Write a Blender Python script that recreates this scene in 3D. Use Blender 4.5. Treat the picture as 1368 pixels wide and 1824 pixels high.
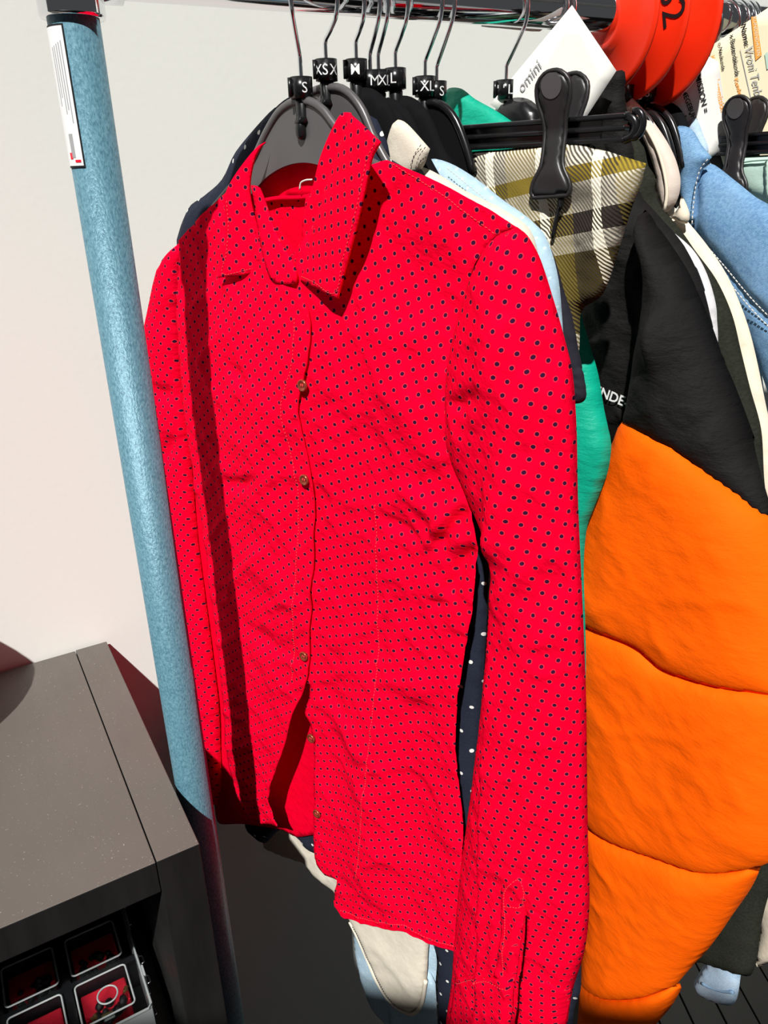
import bpy, math, random
import numpy as np
from mathutils import Matrix, Vector
from mathutils.geometry import delaunay_2d_cdt

scene = bpy.context.scene
for o in list(bpy.data.objects): bpy.data.objects.remove(o, do_unlink=True)
COL = scene.collection
random.seed(4); rng = np.random.default_rng(7)

# ------------------------------------------------------------------ camera
W, H, FPX = 1368, 1824, 1370.0
PITCH, ROLL, CZ = math.radians(23.4), math.radians(-1.4), 1.66
_fw = np.array([0, math.cos(PITCH), -math.sin(PITCH)]); _rt = np.array([1., 0, 0]); _up = np.cross(_rt, _fw)
RV = math.cos(ROLL)*_rt + math.sin(ROLL)*_up
UV_ = -math.sin(ROLL)*_rt + math.cos(ROLL)*_up
CAM = np.array([0, 0, CZ])
cd = bpy.data.cameras.new('camera'); cam = bpy.data.objects.new('camera', cd); COL.objects.link(cam)
cd.sensor_fit = 'VERTICAL'; cd.sensor_height = 36; cd.sensor_width = 27; cd.lens = 36*FPX/H
cd.clip_start = 0.02
m = Matrix.Identity(4)
for i in range(3):
    m[i][0], m[i][1], m[i][2], m[i][3] = RV[i], UV_[i], -_fw[i], CAM[i]
cam.matrix_world = m
scene.camera = cam

# ------------------------------------------------------------------ light
SUN = np.array([math.sin(math.radians(11)), math.cos(math.radians(11)), -1.15]); SUN /= np.linalg.norm(SUN)
wld = bpy.data.worlds.new('room_light'); scene.world = wld; wld.use_nodes = True
bgn = wld.node_tree.nodes['Background']; bgn.inputs[0].default_value = (0.95, 0.97, 1.0, 1); bgn.inputs[1].default_value = 0.065
sd = bpy.data.lights.new('sunlight', 'SUN'); sd.energy = 5.9; sd.angle = math.radians(0.9); sd.color = (1, 0.985, 0.95)
so = bpy.data.objects.new('sunlight', sd); COL.objects.link(so)
so.rotation_euler = Vector(SUN).to_track_quat('-Z', 'Y').to_euler(); so.location = (-0.3, -1.5, 3.5)
scene.view_settings.view_transform = 'Standard'; scene.view_settings.look = 'None'
scene.view_settings.gamma = 1; scene.view_settings.use_curve_mapping = False
scene.view_settings.exposure = 0.0

# ------------------------------------------------------------------ pixel rays
def ray(x, y): return _fw + RV*(x-684)/FPX + UV_*(912-y)/FPX
def px_z(x, y, z):
    d = ray(x, y); return CAM + d*(z-CZ)/d[2]
def px_plane(x, y, p0, n):
    d = ray(x, y); return CAM + d*((np.array(p0)-CAM)@n)/(d@n)
def azv(a): return np.array([math.sin(math.radians(a)), math.cos(math.radians(a)), 0])

POLE = np.array([-.201, .609, 0]); RAILZ = 1.792; RAILR = .016
RD = azv(64.5); RN = np.array([-RD[1], RD[0], 0])
RAIL0 = np.array([POLE[0], POLE[1], RAILZ])
def rail_at(x): return px_plane(x, 30, RAIL0, RN)*[1, 1, 0] + [0, 0, RAILZ]
WD = azv(60.4); WN = np.array([-WD[1], WD[0], 0])            # wall direction, wall normal (away from the room)
CABZ = CZ-.545
CB = px_z(185, 1143, CABZ); CF = px_z(355, 1503, CABZ)       # cabinet top: back and front right corners

class Frame:
    """hanging plane: x = along the hanger (towards the room), y = away, z = up; origin on the rail"""
    def __init__(s, hookpx, az, off=0.0):
        s.P = rail_at(hookpx) + RD*off
        s.e = azv(az); s.n = np.array([s.e[1], -s.e[0], 0]); s.az = az
        if s.n[1] > 0: s.n = -s.n
        s.rotz = math.atan2(s.e[1], s.e[0])
    def px(s, x, y, n=0.0):
        q = px_plane(x, y, s.P + s.n*n, s.n) - s.P
        return np.array([q@s.e, q[2]])
    def pts(s, L, n=0.0):
        """pixel outline -> (s,t); n may be a function n(s,t): iterate onto that surface"""
        out = []
        for p in L:
            if callable(n):
                q = s.px(p[0], p[1], 0)
                for _ in range(12):
                    v = float(n(np.array([q[0]]), np.array([q[1]]))[0])
                    q = .5*q + .5*s.px(p[0], p[1], v)
            else: q = s.px(p[0], p[1], n)
            out.append((q[0], q[1], p[2] if len(p) > 2 else 0))
        return out
    def mat(s): return Matrix.Translation(Vector(s.P)) @ Matrix.Rotation(s.rotz, 4, 'Z')

# ------------------------------------------------------------------ objects
def thing(name, label, cat, loc=(0, 0, 0), rotz=0, group=None):
    o = bpy.data.objects.new(name, None); COL.objects.link(o); o.empty_display_size = .02
    o.location = loc; o.rotation_euler = (0, 0, rotz); tag(o, label, cat, group); return o
def tag(o, label, cat, group=None):
    o['label'] = label; o['category'] = cat
    if group: o['group'] = group
    return o
def fthing(name, fr, label, cat, group=None): return thing(name, label, cat, Vector(fr.P), fr.rotz, group)
def mesh(name, V, Fc, mat, parent=None, uv=None, smooth=True, kind=None, label=None):
    me = bpy.data.meshes.new(name); me.from_pydata([tuple(map(float, v)) for v in V], [], [tuple(map(int, f)) for f in Fc])
    if uv is not None:
        l = me.uv_layers.new(name='UVMap'); idx = np.zeros(len(me.loops), int); me.loops.foreach_get('vertex_index', idx)
        l.data.foreach_set('uv', np.asarray(uv, float)[idx].ravel())
    me.materials.append(mat)
    if smooth: me.polygons.foreach_set('use_smooth', [True]*len(me.polygons))
    me.update()
    o = bpy.data.objects.new(name, me); COL.objects.link(o)
    if parent is not None: o.parent = parent
    if kind: o['kind'] = kind
    if label: o['label'] = label
    return o

def box_vf(x0, x1, y0, y1, z0, z1, b=0.0):
    import bmesh
    bm = bmesh.new(); bmesh.ops.create_cube(bm, size=1)
    for v in bm.verts:
        v.co = Vector(((x0+x1)/2+v.co.x*(x1-x0), (y0+y1)/2+v.co.y*(y1-y0), (z0+z1)/2+v.co.z*(z1-z0)))
    if b: bmesh.ops.bevel(bm, geom=bm.edges[:], offset=b, segments=2, affect='EDGES', profile=.5)
    bm.verts.index_update()
    V = [tuple(v.co) for v in bm.verts]; Fc = [tuple(v.index for v in f.verts) for f in bm.faces]; bm.free()
    return V, Fc
def join_vf(L):
    V, Fc = [], []
    for v, f in L:
        k = len(V); V += [tuple(q) for q in v]; Fc += [tuple(i+k for i in g) for g in f]
    return V, Fc
def tube_vf(path, r, seg=10, cap=True, closed=False):
    P = [np.array(p, float) for p in path]; n = len(P); V, Fc = [], []
    rs = r if hasattr(r, '__len__') else [r]*n
    nrm = None
    for i, p in enumerate(P):
        if closed: t = P[(i+1) % n]-P[i-1]
        else: t = P[min(i+1, n-1)]-P[max(i-1, 0)]
        t = t/(np.linalg.norm(t)+1e-12)
        if nrm is None:
            a = np.array([0, 0, 1.]) if abs(t[2]) < .9 else np.array([1., 0, 0])
            nrm = np.cross(t, a)
        nrm = nrm - t*(nrm@t); nrm /= np.linalg.norm(nrm)+1e-12; bn = np.cross(t, nrm)
        for k in range(seg):
            a = 2*math.pi*k/seg; V.append(p+rs[i]*(math.cos(a)*nrm+math.sin(a)*bn))
    for i in range(n if closed else n-1):
        j = (i+1) % n
        for k in range(seg):
            l = (k+1) % seg; Fc.append((i*seg+k, i*seg+l, j*seg+l, j*seg+k))
    if cap and not closed: Fc.append(tuple(range(seg))[::-1]); Fc.append(tuple((n-1)*seg+k for k in range(seg)))
    return V, Fc
def lathe_vf(prof, seg=24, c=(0, 0, 0)):
    V, Fc = [], []
    for r, z in prof:
        for k in range(seg):
            a = 2*math.pi*k/seg; V.append((c[0]+r*math.cos(a), c[1]+r*math.sin(a), c[2]+z))
    for i in range(len(prof)-1):
        for k in range(seg):
            l = (k+1) % seg; Fc.append((i*seg+k, i*seg+l, (i+1)*seg+l, (i+1)*seg+k))
    if prof[0][0] > 1e-6: Fc.append(tuple(range(seg))[::-1])
    if prof[-1][0] > 1e-6: Fc.append(tuple((len(prof)-1)*seg+k for k in range(seg)))
    return V, Fc

# ------------------------------------------------------------------ cloth maths
def spline(L, step, closed=True):
    """Catmull-Rom through (x,y[,sharp]) points, resampled at ~step"""
    P = [np.array(p[:2], float) for p in L]; S = [p[2] if len(p) > 2 else 0 for p in L]; n = len(P); out = []
    for i in range(n if closed else n-1):
        p1, p2 = P[i], P[(i+1) % n]
        p0 = P[i-1] if (closed or i > 0) and not S[i] else p1-(p2-p1)
        p3 = P[(i+2) % n] if (closed or i+2 < n) and not S[(i+1) % n] else p2+(p2-p1)
        d = np.linalg.norm(p2-p1); k = max(1, int(round(d/step)))
        t1 = (p2-p0); t2 = (p3-p1)
        lim = 1.0*d
        for t in (t1, t2):
            l = np.linalg.norm(t)*.5
            if l > lim: t *= lim/l
        for j in range(k):
            u = j/k; h = (2*u**3-3*u*u+1, u**3-2*u*u+u, -2*u**3+3*u*u, u**3-u*u)
            out.append(h[0]*p1+h[1]*t1*.5+h[2]*p2+h[3]*t2*.5)
    if not closed: out.append(P[-1])
    return np.array(out)
def seg_dist(p, A, B, chunk=4000):
    out = np.empty(len(p)); AB = B-A; L2 = (AB**2).sum(1)+1e-18
    for i in range(0, len(p), chunk):
        q = p[i:i+chunk, None, :]-A[None]
        u = np.clip((q*AB[None]).sum(2)/L2[None], 0, 1)
        d = q-u[..., None]*AB[None]; out[i:i+chunk] = np.sqrt((d**2).sum(2).min(1))
    return out
def inside(p, poly):
    x, y = p[:, 0], p[:, 1]; c = np.zeros(len(p), bool); A = poly; B = np.roll(poly, -1, 0)
    for (x1, y1), (x2, y2) in zip(A, B):
        if y1 == y2: continue
        m_ = ((y1 > y) != (y2 > y)) & (x < (x2-x1)*(y-y1)/(y2-y1)+x1); c ^= m_
    return c
def triangulate(outline, sp):
    """outline (k,2) -> verts, tris, d(boundary distance), number of boundary verts first"""
    k = len(outline); lo, hi = outline.min(0), outline.max(0)
    ys = np.arange(lo[1], hi[1], sp*.87); pts = []
    for i, yv in enumerate(ys):
        xs = np.arange(lo[0]+(sp/2 if i % 2 else 0), hi[0], sp); pts.append(np.stack([xs, np.full(len(xs), yv)], 1))
    g = np.concatenate(pts); g = g[inside(g, outline)]
    d = seg_dist(g, outline, np.roll(outline, -1, 0)); g, d = g[d > sp*.55], d[d > sp*.55]
    allp = np.concatenate([outline, g])
    vs, es, fs, ov, oe, of = delaunay_2d_cdt([Vector(p) for p in allp], [], [list(range(k))], 1, 1e-7)
    V = np.array([(v.x, v.y) for v in vs]); 
    dd = seg_dist(V, outline, np.roll(outline, -1, 0))
    F_ = []
    for f in fs:
        a, b, c = V[f[0]], V[f[1]], V[f[2]]
        ar = (b[0]-a[0])*(c[1]-a[1])-(b[1]-a[1])*(c[0]-a[0])
        if abs(ar) < 1e-12: continue
        F_.append(tuple(f) if ar > 0 else (f[0], f[2], f[1]))
    return V, F_, dd
def boundary(F_):
    E = {}
    for f in F_:
        for a, b in ((f[0], f[1]), (f[1], f[2]), (f[2], f[0])): E[(a, b)] = 1
    return [(a, b) for (a, b) in E if (b, a) not in E]

def _hash(ix, iy, seed):
    h = (ix.astype(np.int64)*374761393+iy.astype(np.int64)*668265263+seed*974634777) & 0x7fffffff
    h = ((h ^ (h >> 13))*1274126177) & 0x7fffffff
    return ((h ^ (h >> 16)) & 0xffff)/65535.0*2-1
def vnoise(x, y, seed=0):
    ix, iy = np.floor(x), np.floor(y); fx, fy = x-ix, y-iy
    fx = fx*fx*fx*(fx*(fx*6-15)+10); fy = fy*fy*fy*(fy*(fy*6-15)+10)
    a = _hash(ix, iy, seed); b = _hash(ix+1, iy, seed); c = _hash(ix, iy+1, seed); d = _hash(ix+1, iy+1, seed)
    return (a*(1-fx)+b*fx)*(1-fy)+(c*(1-fx)+d*fx)*fy
def fbm(s, t, fs, ft, ang=0, oct_=3, seed=0):
    c, sn = math.cos(ang), math.sin(ang); x, y = (s*c+t*sn)*fs, (-s*sn+t*c)*ft; o = 0; a = 1
    for k in range(oct_): o = o+a*vnoise(x*2**k+k*17.3, y*2**k+k*9.1, seed+k); a *= .5
    return o
def crumple(s, t, f, amp, seed=0, ang=.5, stretch=2.2):
    """sharp-ridged cloth crumples"""
    a = 1-np.abs(fbm(s, t, f, f*stretch, ang, 2, seed)); b = 1-np.abs(fbm(s, t, f*1.7, f*1.7*stretch, -ang*1.3, 2, seed+9))
    return amp*((a**3)*.6+(b**3)*.4-.35)
class Folds:
    def __init__(s): s.L = []
    def add(s, st, w, a, kind='ridge', taper=True): s.L.append((np.array([p[:2] for p in st]), w, a, kind, taper)); return s
    def __call__(s, S, T):
        p = np.stack([S, T], 1); out = np.zeros(len(S))
        for P, w, a, kind, taper in s.L:
            A, B = P[:-1], P[1:]; AB = B-A; L = np.sqrt((AB**2).sum(1)); cum = np.concatenate([[0], np.cumsum(L)])
            best = np.full(len(p), 1e9); side = np.zeros(len(p)); par = np.zeros(len(p))
            for i in range(len(A)):
                q = p-A[i]; u = np.clip((q@AB[i])/(L[i]**2+1e-18), 0, 1); d = q-u[:, None]*AB[i]; r = np.sqrt((d**2).sum(1))
                m_ = r < best; best[m_] = r[m_]; par[m_] = (cum[i]+u[m_]*L[i])/cum[-1]
                side[m_] = np.sign(AB[i][0]*q[m_, 1]-AB[i][1]*q[m_, 0])
            tp = np.clip(np.sin(np.pi*np.clip(par, 0, 1)), 0, 1)**.6 if taper else 1
            if kind == 'ridge': out += a*np.exp(-(best/w)**2)*tp
            elif kind == 'sharp': out += a*np.exp(-best/w)*tp
            elif kind == 'step':        # raised on the left of the line, falling off over w
                out += a*np.where(side > 0, np.exp(-best/w), 0)*tp
            elif kind == 'pleat':       # ridge right next to a valley
                x = best*side/w; out += a*(np.exp(-(x-.7)**2*2)-np.exp(-(x+.7)**2*2))*tp
        return out
def prof(x): x = np.clip(x, 0, 1); return np.sqrt(np.maximum(0, 1-(1-x)**2))
def zero(s, t): return np.zeros(len(s))

def sheet(name, outline, nf, mat, parent, th=.0009, sp=.004, rot=0.0, us=1.0, step=None, label=None, holes=None, kind=None, smooth=True):
    """thin cloth: outline in (s,t) (already resampled or control points), surface n(s,t)"""
    ol = spline(outline, step or sp)
    V, F_, d = triangulate(ol, sp); s, t = V[:, 0], V[:, 1]; n = nf(s, t)
    front = np.stack([s, -n, t], 1); back = np.stack([s, -(n-th), t], 1); k = len(V)
    Fc = [(f[0], f[1], f[2]) for f in F_]+[(f[2]+k, f[1]+k, f[0]+k) for f in F_]+[(b, a, a+k, b+k) for a, b in boundary(F_)]
    c, sn = math.cos(rot), math.sin(rot); uv = us*np.stack([s*c-t*sn, s*sn+t*c], 1)
    return mesh(name, np.concatenate([front, back]), Fc, mat, parent, np.concatenate([uv, uv]), label=label, kind=kind, smooth=smooth)
def pillow(name, outline, mat, parent, n0=0.0, front=.02, back=.01, edge=.05, disp=None, sp=.005, rot=0.0, us=1.0, base=None, label=None, step=None, dedge=.012, arc=False, cut=None):
    """closed, rounded cloth body: front and back meet in the outline"""
    ol = spline(outline, step or sp)
    V, F_, d = triangulate(ol, sp); s, t = V[:, 0], V[:, 1]; k = len(V)
    h = prof(d/edge); b0 = n0+(base(s, t) if base else 0)
    dd = (disp(s, t) if disp else 0)*np.clip(d/dedge, 0, 1)
    nf = b0+front*h+dd; nb = b0-back*h
    onb = d < 1e-7; idx = np.arange(k)+k; mp = np.where(onb, np.arange(k), idx)
    us_ = s
    if arc:                                        # keep the print unstretched where the cloth turns away
        A_, B_ = ol, np.roll(ol, -1, 0); ep = np.array([.002, 0])
        sdf = lambda q: seg_dist(q, A_, B_)*np.where(inside(q, ol), 1, -1)
        gr = sdf(V+ep)-sdf(V-ep)
        tt = np.linspace(0, edge, 120); hh_ = front*prof(tt/edge); al = np.concatenate([[0], np.cumsum(np.hypot(np.diff(tt), np.diff(hh_)))])
        dc = np.clip(d, 0, edge); us_ = s-np.clip(gr/.004, -1, 1)*((al[-1]-np.interp(dc, tt, al))-(edge-dc))
    Vf = np.stack([s, -nf, t], 1); Vb = np.stack([s, -nb, t], 1)
    Ff_ = F_
    if cut is not None:                            # an opening in the front layer
        cen = np.array([V[list(f)].mean(0) for f in F_]); keep = ~inside(cen, np.asarray(cut)); Ff_ = [f for f, k_ in zip(F_, keep) if k_]
    Fc = [tuple(f) for f in Ff_]+[(mp[f[2]], mp[f[1]], mp[f[0]]) for f in F_]
    c, sn = math.cos(rot), math.sin(rot); uv = us*np.stack([us_*c-t*sn, us_*sn+t*c], 1)
    return mesh(name, np.concatenate([Vf, Vb]), Fc, mat, parent, np.concatenate([uv, uv]), label=label)
def line_tube(name, st, nf, r, mat, parent, label=None, closed=False, seg=6):
    P = np.array([p[:2] for p in st]); n = nf(P[:, 0], P[:, 1])
    V, Fc = tube_vf(np.stack([P[:, 0], -n, P[:, 1]], 1), r, seg, True, closed); return mesh(name, V, Fc, mat, parent, label=label)

# ------------------------------------------------------------------ materials
class NB:
    def __init__(s, name, rough=.8, metal=0, spec=.3):
        s.m = bpy.data.materials.new(name); s.m.use_nodes = True; s.t = s.m.node_tree; s.b = s.t.nodes['Principled BSDF']
        s.b.inputs['Roughness'].default_value = rough; s.b.inputs['Metallic'].default_value = metal
        s.b.inputs['Specular IOR Level'].default_value = spec
        s._uv = None; s._ob = None
    def n(s, typ, **kw):
        nd = s.t.nodes.new(typ)
        for k, v in kw.items():
            if k.startswith('i_'):
                key = k[2:]; key = int(key) if key.isdigit() else key
                s.put(nd.inputs[key], v)
            else: setattr(nd, k, v)
        return nd
    def put(s, sock, v):
        if isinstance(v, bpy.types.NodeSocket): s.t.links.new(v, sock)
        else:
            if sock.type == 'RGBA' and len(v) == 3: v = tuple(v)+(1,)
            sock.default_value = v
    def uv(s):
        if s._uv is None: s._uv = s.n('ShaderNodeTexCoord').outputs['UV']
        return s._uv
    def ob(s):
        if s._ob is None: s._ob = s.n('ShaderNodeTexCoord').outputs['Object']
        return s._ob
    def math(s, op, a, b=0.0, c=0.0):
        nd = s.n('ShaderNodeMath', operation=op); s.put(nd.inputs[0], a); s.put(nd.inputs[1], b); s.put(nd.inputs[2], c); return nd.outputs[0]
    def noise(s, v, scale, detail=3, rough=.5):
        nd = s.n('ShaderNodeTexNoise'); s.put(nd.inputs['Vector'], v); nd.inputs['Scale'].default_value = scale
        nd.inputs['Detail'].default_value = detail; nd.inputs['Roughness'].default_value = rough; return nd.outputs['Fac']
    def mix(s, f, a, b):
        nd = s.n('ShaderNodeMix', data_type='RGBA'); s.put(nd.inputs[0], f); s.put(nd.inputs[6], a); s.put(nd.inputs[7], b); return nd.outputs[2]
    def ramp(s, f, stops, interp='LINEAR'):
        nd = s.n('ShaderNodeValToRGB'); s.put(nd.inputs[0], f); cr = nd.color_ramp; cr.interpolation = interp
        while len(cr.elements) < len(stops): cr.elements.new(.5)
        for e, (p, c) in zip(cr.elements, stops): e.position = p; e.color = tuple(c)+(1,) if len(c) == 3 else c
        return nd.outputs[0]
    def xyz(s, v): return s.n('ShaderNodeSeparateXYZ', i_0=v).outputs
    def map(s, v, scale=(1, 1, 1), rot=0, loc=(0, 0, 0)):
        nd = s.n('ShaderNodeMapping'); s.put(nd.inputs[0], v); nd.inputs['Scale'].default_value = scale
        nd.inputs['Rotation'].default_value = (0, 0, rot); nd.inputs['Location'].default_value = loc; return nd.outputs[0]
    def col(s, c): s.put(s.b.inputs['Base Color'], c); return s
    def bump(s, h, strength=.3, dist=.001):
        nd = s.n('ShaderNodeBump'); nd.inputs['Strength'].default_value = strength; nd.inputs['Distance'].default_value = dist
        s.put(nd.inputs['Height'], h)
        if s.b.inputs['Normal'].is_linked: s.t.links.new(s.b.inputs['Normal'].links[0].from_socket, nd.inputs['Normal'])
        s.t.links.new(nd.outputs[0], s.b.inputs['Normal']); return s
def srgb(r, g, b):
    f = lambda c: (c/255/12.92 if c/255 <= .04045 else ((c/255+.055)/1.055)**2.4); return (f(r), f(g), f(b))
def plain(name, c, rough=.6, metal=0, spec=.3, bumpscale=None, bstr=.2, bdist=.0005):
    q = NB(name, rough, metal, spec).col(c)
    if bumpscale: q.bump(q.noise(q.ob(), bumpscale, 3), bstr, bdist)
    return q.m
def lattice(q, uv, cell, rad, rot=0.0):
    """two interleaved dot grids -> (dot mask, ring mask)"""
    ds = []
    v = q.map(uv, (1/cell, 1/cell, 1), rot)
    for off in ((0, 0), (.5, .5)):
        x = q.xyz(v)
        fx = q.math('SUBTRACT', q.math('FRACT', q.math('ADD', x[0], off[0]+100)), .5)
        fy = q.math('SUBTRACT', q.math('FRACT', q.math('ADD', x[1], off[1]+100)), .5)
        ds.append(q.math('SQRT', q.math('ADD', q.math('MULTIPLY', fx, fx), q.math('MULTIPLY', fy, fy))))
    d = q.math('MINIMUM', ds[0], ds[1]); r = rad/cell
    dot = q.math('LESS_THAN', d, r); ring = q.math('LESS_THAN', d, r*1.35)
    return dot, ring
def weave(q, uv, f=1500, strength=.25):
    w1 = q.n('ShaderNodeTexWave', wave_type='BANDS', bands_direction='X', i_0=q.map(uv, (1, 1, 1), .78)); w1.inputs['Scale'].default_value = f
    q.bump(w1.outputs['Fac'], strength, .0003)

def mk_red():
    q = NB('red_dotted_cotton', .9, 0, .02); uv = q.uv()
    dot, ring = lattice(q, uv, .0134, .00150, .12)
    n = q.noise(uv, 35, 4)
    red = q.mix(n, (.80, .0, .020), (.93, .0, .030))
    c = q.mix(q.math('MULTIPLY', ring, .10), red, (.95, .25, .28)); c = q.mix(dot, c, (.035, .006, .03)); q.col(c)
    q.bump(q.noise(uv, 900, 2), .25, .0004); q.bump(q.noise(q.map(uv, (1, 2.2, 1), .6), 95, 4, .6), .55, .0022)
    return q.m
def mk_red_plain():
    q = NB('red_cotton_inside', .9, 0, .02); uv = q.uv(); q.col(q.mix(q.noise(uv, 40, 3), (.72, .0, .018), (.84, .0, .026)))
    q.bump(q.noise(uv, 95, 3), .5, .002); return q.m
def mk_navy():
    q = NB('navy_dotted_cotton', .9, 0, .15); uv = q.uv(); dot, ring = lattice(q, uv, .032, .0019, .3)
    base = q.mix(q.noise(uv, 500, 2), (.010, .013, .026), (.022, .027, .045)); q.col(q.mix(dot, base, (.75, .75, .72)))
    q.bump(q.noise(uv, 700, 2), .3, .0004); return q.m
def cloth(name, a, b, scale=60, rough=.9, fine=900, bs=.4, spec=.15):
    q = NB(name, rough, 0, spec); uv = q.uv(); q.col(q.mix(q.noise(uv, scale, 4), a, b))
    q.bump(q.noise(uv, fine, 2), .3, .0004); q.bump(q.noise(uv, 70, 4, .6), bs, .0015); return q.m
def mk_denim(name, a, b, k=1.0):
    q = NB(name, .92, 0, .1); uv = q.uv()
    w = q.n('ShaderNodeTexWave', wave_type='BANDS', bands_direction='X', i_0=q.map(uv, (1, 1, 1), .9)); w.inputs['Scale'].default_value = 330; w.inputs['Distortion'].default_value = 2.5; w.inputs['Detail'].default_value = 2; w.inputs['Detail Scale'].default_value = 2
    n = q.noise(uv, 330, 4, .75); n2 = q.noise(uv, 26, 3)
    f = q.math('ADD', q.math('MULTIPLY', w.outputs['Fac'], .35), q.math('ADD', q.math('MULTIPLY', n, .55), q.math('MULTIPLY', n2, .35)))
    q.col(q.ramp(f, [(.42, a), (.80, b)])); q.bump(w.outputs['Fac'], .3, .0005); q.bump(n, .3, .0005); return q.m
def mk_dotdenim():
    q = NB('pale_blue_dotted_denim', .9, 0, .12); uv = q.uv(); dot, ring = lattice(q, uv, .014, .0011, 0)
    base = q.mix(q.noise(uv, 200, 4), srgb(150, 178, 196), srgb(182, 206, 220)); q.col(q.mix(q.math('MULTIPLY', dot, .7), base, srgb(205, 218, 225)))
    q.bump(q.noise(uv, 700, 2), .3, .0004); return q.m
def mk_plaid():
    q = NB('olive_plaid_twill', .95, 0, .08); uv = q.uv()
    ol, dk, cr, mu = srgb(104, 90, 44), srgb(52, 46, 42), srgb(228, 220, 200), srgb(158, 136, 48)
    x = q.xyz(q.map(uv, (1/.094, 1/.150, 1), 0, (.30, .47, 0)))
    fx = q.math('FRACT', q.math('ADD', x[0], 50)); fy = q.math('FRACT', q.math('SUBTRACT', 50, x[1]))
    seq2 = [(0, ol), (.17, dk), (.35, cr), (.52, mu), (.60, cr), (.74, dk), (.84, cr), (.93, ol)]
    seqx = [(0, ol), (.16, cr), (.23, ol), (.45, dk), (.66, cr), (.74, dk), (.86, ol)]
    A = q.ramp(fx, seqx, 'CONSTANT'); B = q.ramp(fy, seq2, 'CONSTANT')
    xx = q.xyz(q.map(uv, (1/.0023, 1/.0023, 1), -.62)); tw = q.math('LESS_THAN', q.math('FRACT', q.math('ADD', xx[0], 100)), .5)
    c = q.mix(tw, A, B); c = q.mix(q.math('MULTIPLY', q.noise(uv, 300, 3), .35), c, q.mix(.5, A, B)); q.col(c)
    w = q.math('FRACT', q.math('ADD', xx[0], 100)); q.bump(q.math('PINGPONG', w, .5), .6, .0012); q.bump(q.noise(uv, 900, 2), .4, .0005); return q.m
def mk_nylon(name, a, b, bs=.6, rough=.5, spec=.3, f=60):
    q = NB(name, rough, 0, spec); uv = q.uv(); q.col(q.mix(q.noise(uv, 20, 3), a, b))
    q.bump(q.noise(q.map(uv, (1, 2.0, 1), .5), f, 5, .62), bs, .003); q.bump(q.noise(q.map(uv, (2.0, 1, 1), .4), f*3.2, 3, .6), bs*.6, .0009); return q.m
def mk_ombre(name, a, b): return cloth(name, a, b)
def mk_wall():
    q = NB('painted_wall', .75, 0, .2); n = q.noise(q.ob(), 2.2, 4); q.col(q.mix(n, (.735, .745, .700), (.79, .80, .76)))
    q.bump(q.noise(q.ob(), 140, 3), .12, .0012); return q.m
def mk_pole():
    q = NB('hammered_teal_paint', .42, .15, .4); ob = q.ob(); st = q.map(ob, (1, 1, .55))
    n = q.noise(st, 620, 3, .6); q.col(q.ramp(n, [(.25, srgb(58, 96, 112)), (.5, srgb(88, 130, 146)), (.8, srgb(114, 154, 168))]))
    q.bump(n, .5, .0012); return q.m
def mk_cabinet():
    q = NB('black_brown_veneer', .55, 0, .45); ob = q.ob(); n = q.noise(q.map(ob, (1, 1, 1)), 9, 5)
    sp = q.noise(ob, 520, 2, .5); dust = q.ramp(sp, [(.69, (0, 0, 0)), (.75, (1, 1, 1))])
    base = q.mix(n, (.007, .0068, .0068), (.012, .011, .011)); g = q.n('ShaderNodeNewGeometry'); up = q.math('GREATER_THAN', q.xyz(g.outputs['Normal'])[2], .8)
    film = q.mix(n, (.092, .081, .070), (.122, .110, .097)); film = q.mix(q.math('MULTIPLY', dust, .35), film, (.6, .57, .5)); q.col(q.mix(up, base, film))
    sm = q.noise(q.map(ob, (6, 1.3, 1), .9), 9, 4); q.put(q.b.inputs['Roughness'], q.ramp(sm, [(.3, (.42,)*3), (.7, (.62,)*3)]))
    q.bump(q.noise(ob, 700, 2), .12, .0003); return q.m
M = {}
M['red'] = mk_red(); M['redin'] = mk_red_plain(); M['navy'] = mk_navy(); M['plaid'] = mk_plaid(); M['wall'] = mk_wall(); M['pole'] = mk_pole(); M['cab'] = mk_cabinet()
M['cream'] = cloth('cream_denim', srgb(205, 196, 178), srgb(226, 218, 202), 160)
M['pale'] = mk_dotdenim()
M['pale_plain'] = cloth('pale_blue_chambray', srgb(160, 186, 204), srgb(186, 208, 222), 220)
M['darktop'] = cloth('charcoal_jersey', (.012, .011, .018), (.024, .022, .03), 200)
M['teal'] = mk_nylon('teal_nylon', srgb(0, 150, 122), srgb(8, 172, 142), .5, .5, .3)
M['black'] = mk_nylon('black_crinkle_nylon', (.0055, .0050, .0050), (.011, .010, .010), .9, .75, .14, 45)
M['orange'] = mk_nylon('orange_crinkle_nylon', (.93, .108, .001), (1.0, .135, .003), .36, .7, .04, 42)
M['felt'] = cloth('dark_olive_felt', (.009, .010, .007), (.034, .036, .027), 420, .97, 1500, .6, .05)
M['rib'] = cloth('light_grey_rib_knit', srgb(190, 188, 190), srgb(218, 216, 218), 160)
M['beige'] = cloth('beige_canvas', srgb(214, 200, 178), srgb(232, 220, 200), 60)
M['beige2'] = cloth('beige_satin_lining', srgb(196, 180, 168), srgb(216, 202, 190), 60, .5)
M['denim'] = mk_denim('mid_blue_denim', srgb(52, 98, 146), srgb(142, 180, 212))
M['ldenim'] = mk_denim('light_blue_denim', srgb(132, 166, 198), srgb(196, 214, 228))
M['mint'] = cloth('mint_cotton', srgb(176, 206, 190), srgb(196, 222, 208), 90)
M['chrome'] = plain('polished_chrome', (.82, .83, .85), .07, 1.0)
M['wire'] = plain('chrome_wire', (.75, .77, .80), .14, 1.0)
M['plastic'] = plain('glossy_black_plastic', (.008, .008, .009), .24, 0, .5)
M['greyplastic'] = plain('satin_dark_grey_plastic', (.085, .080, .082), .36, 0, .5)
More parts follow.
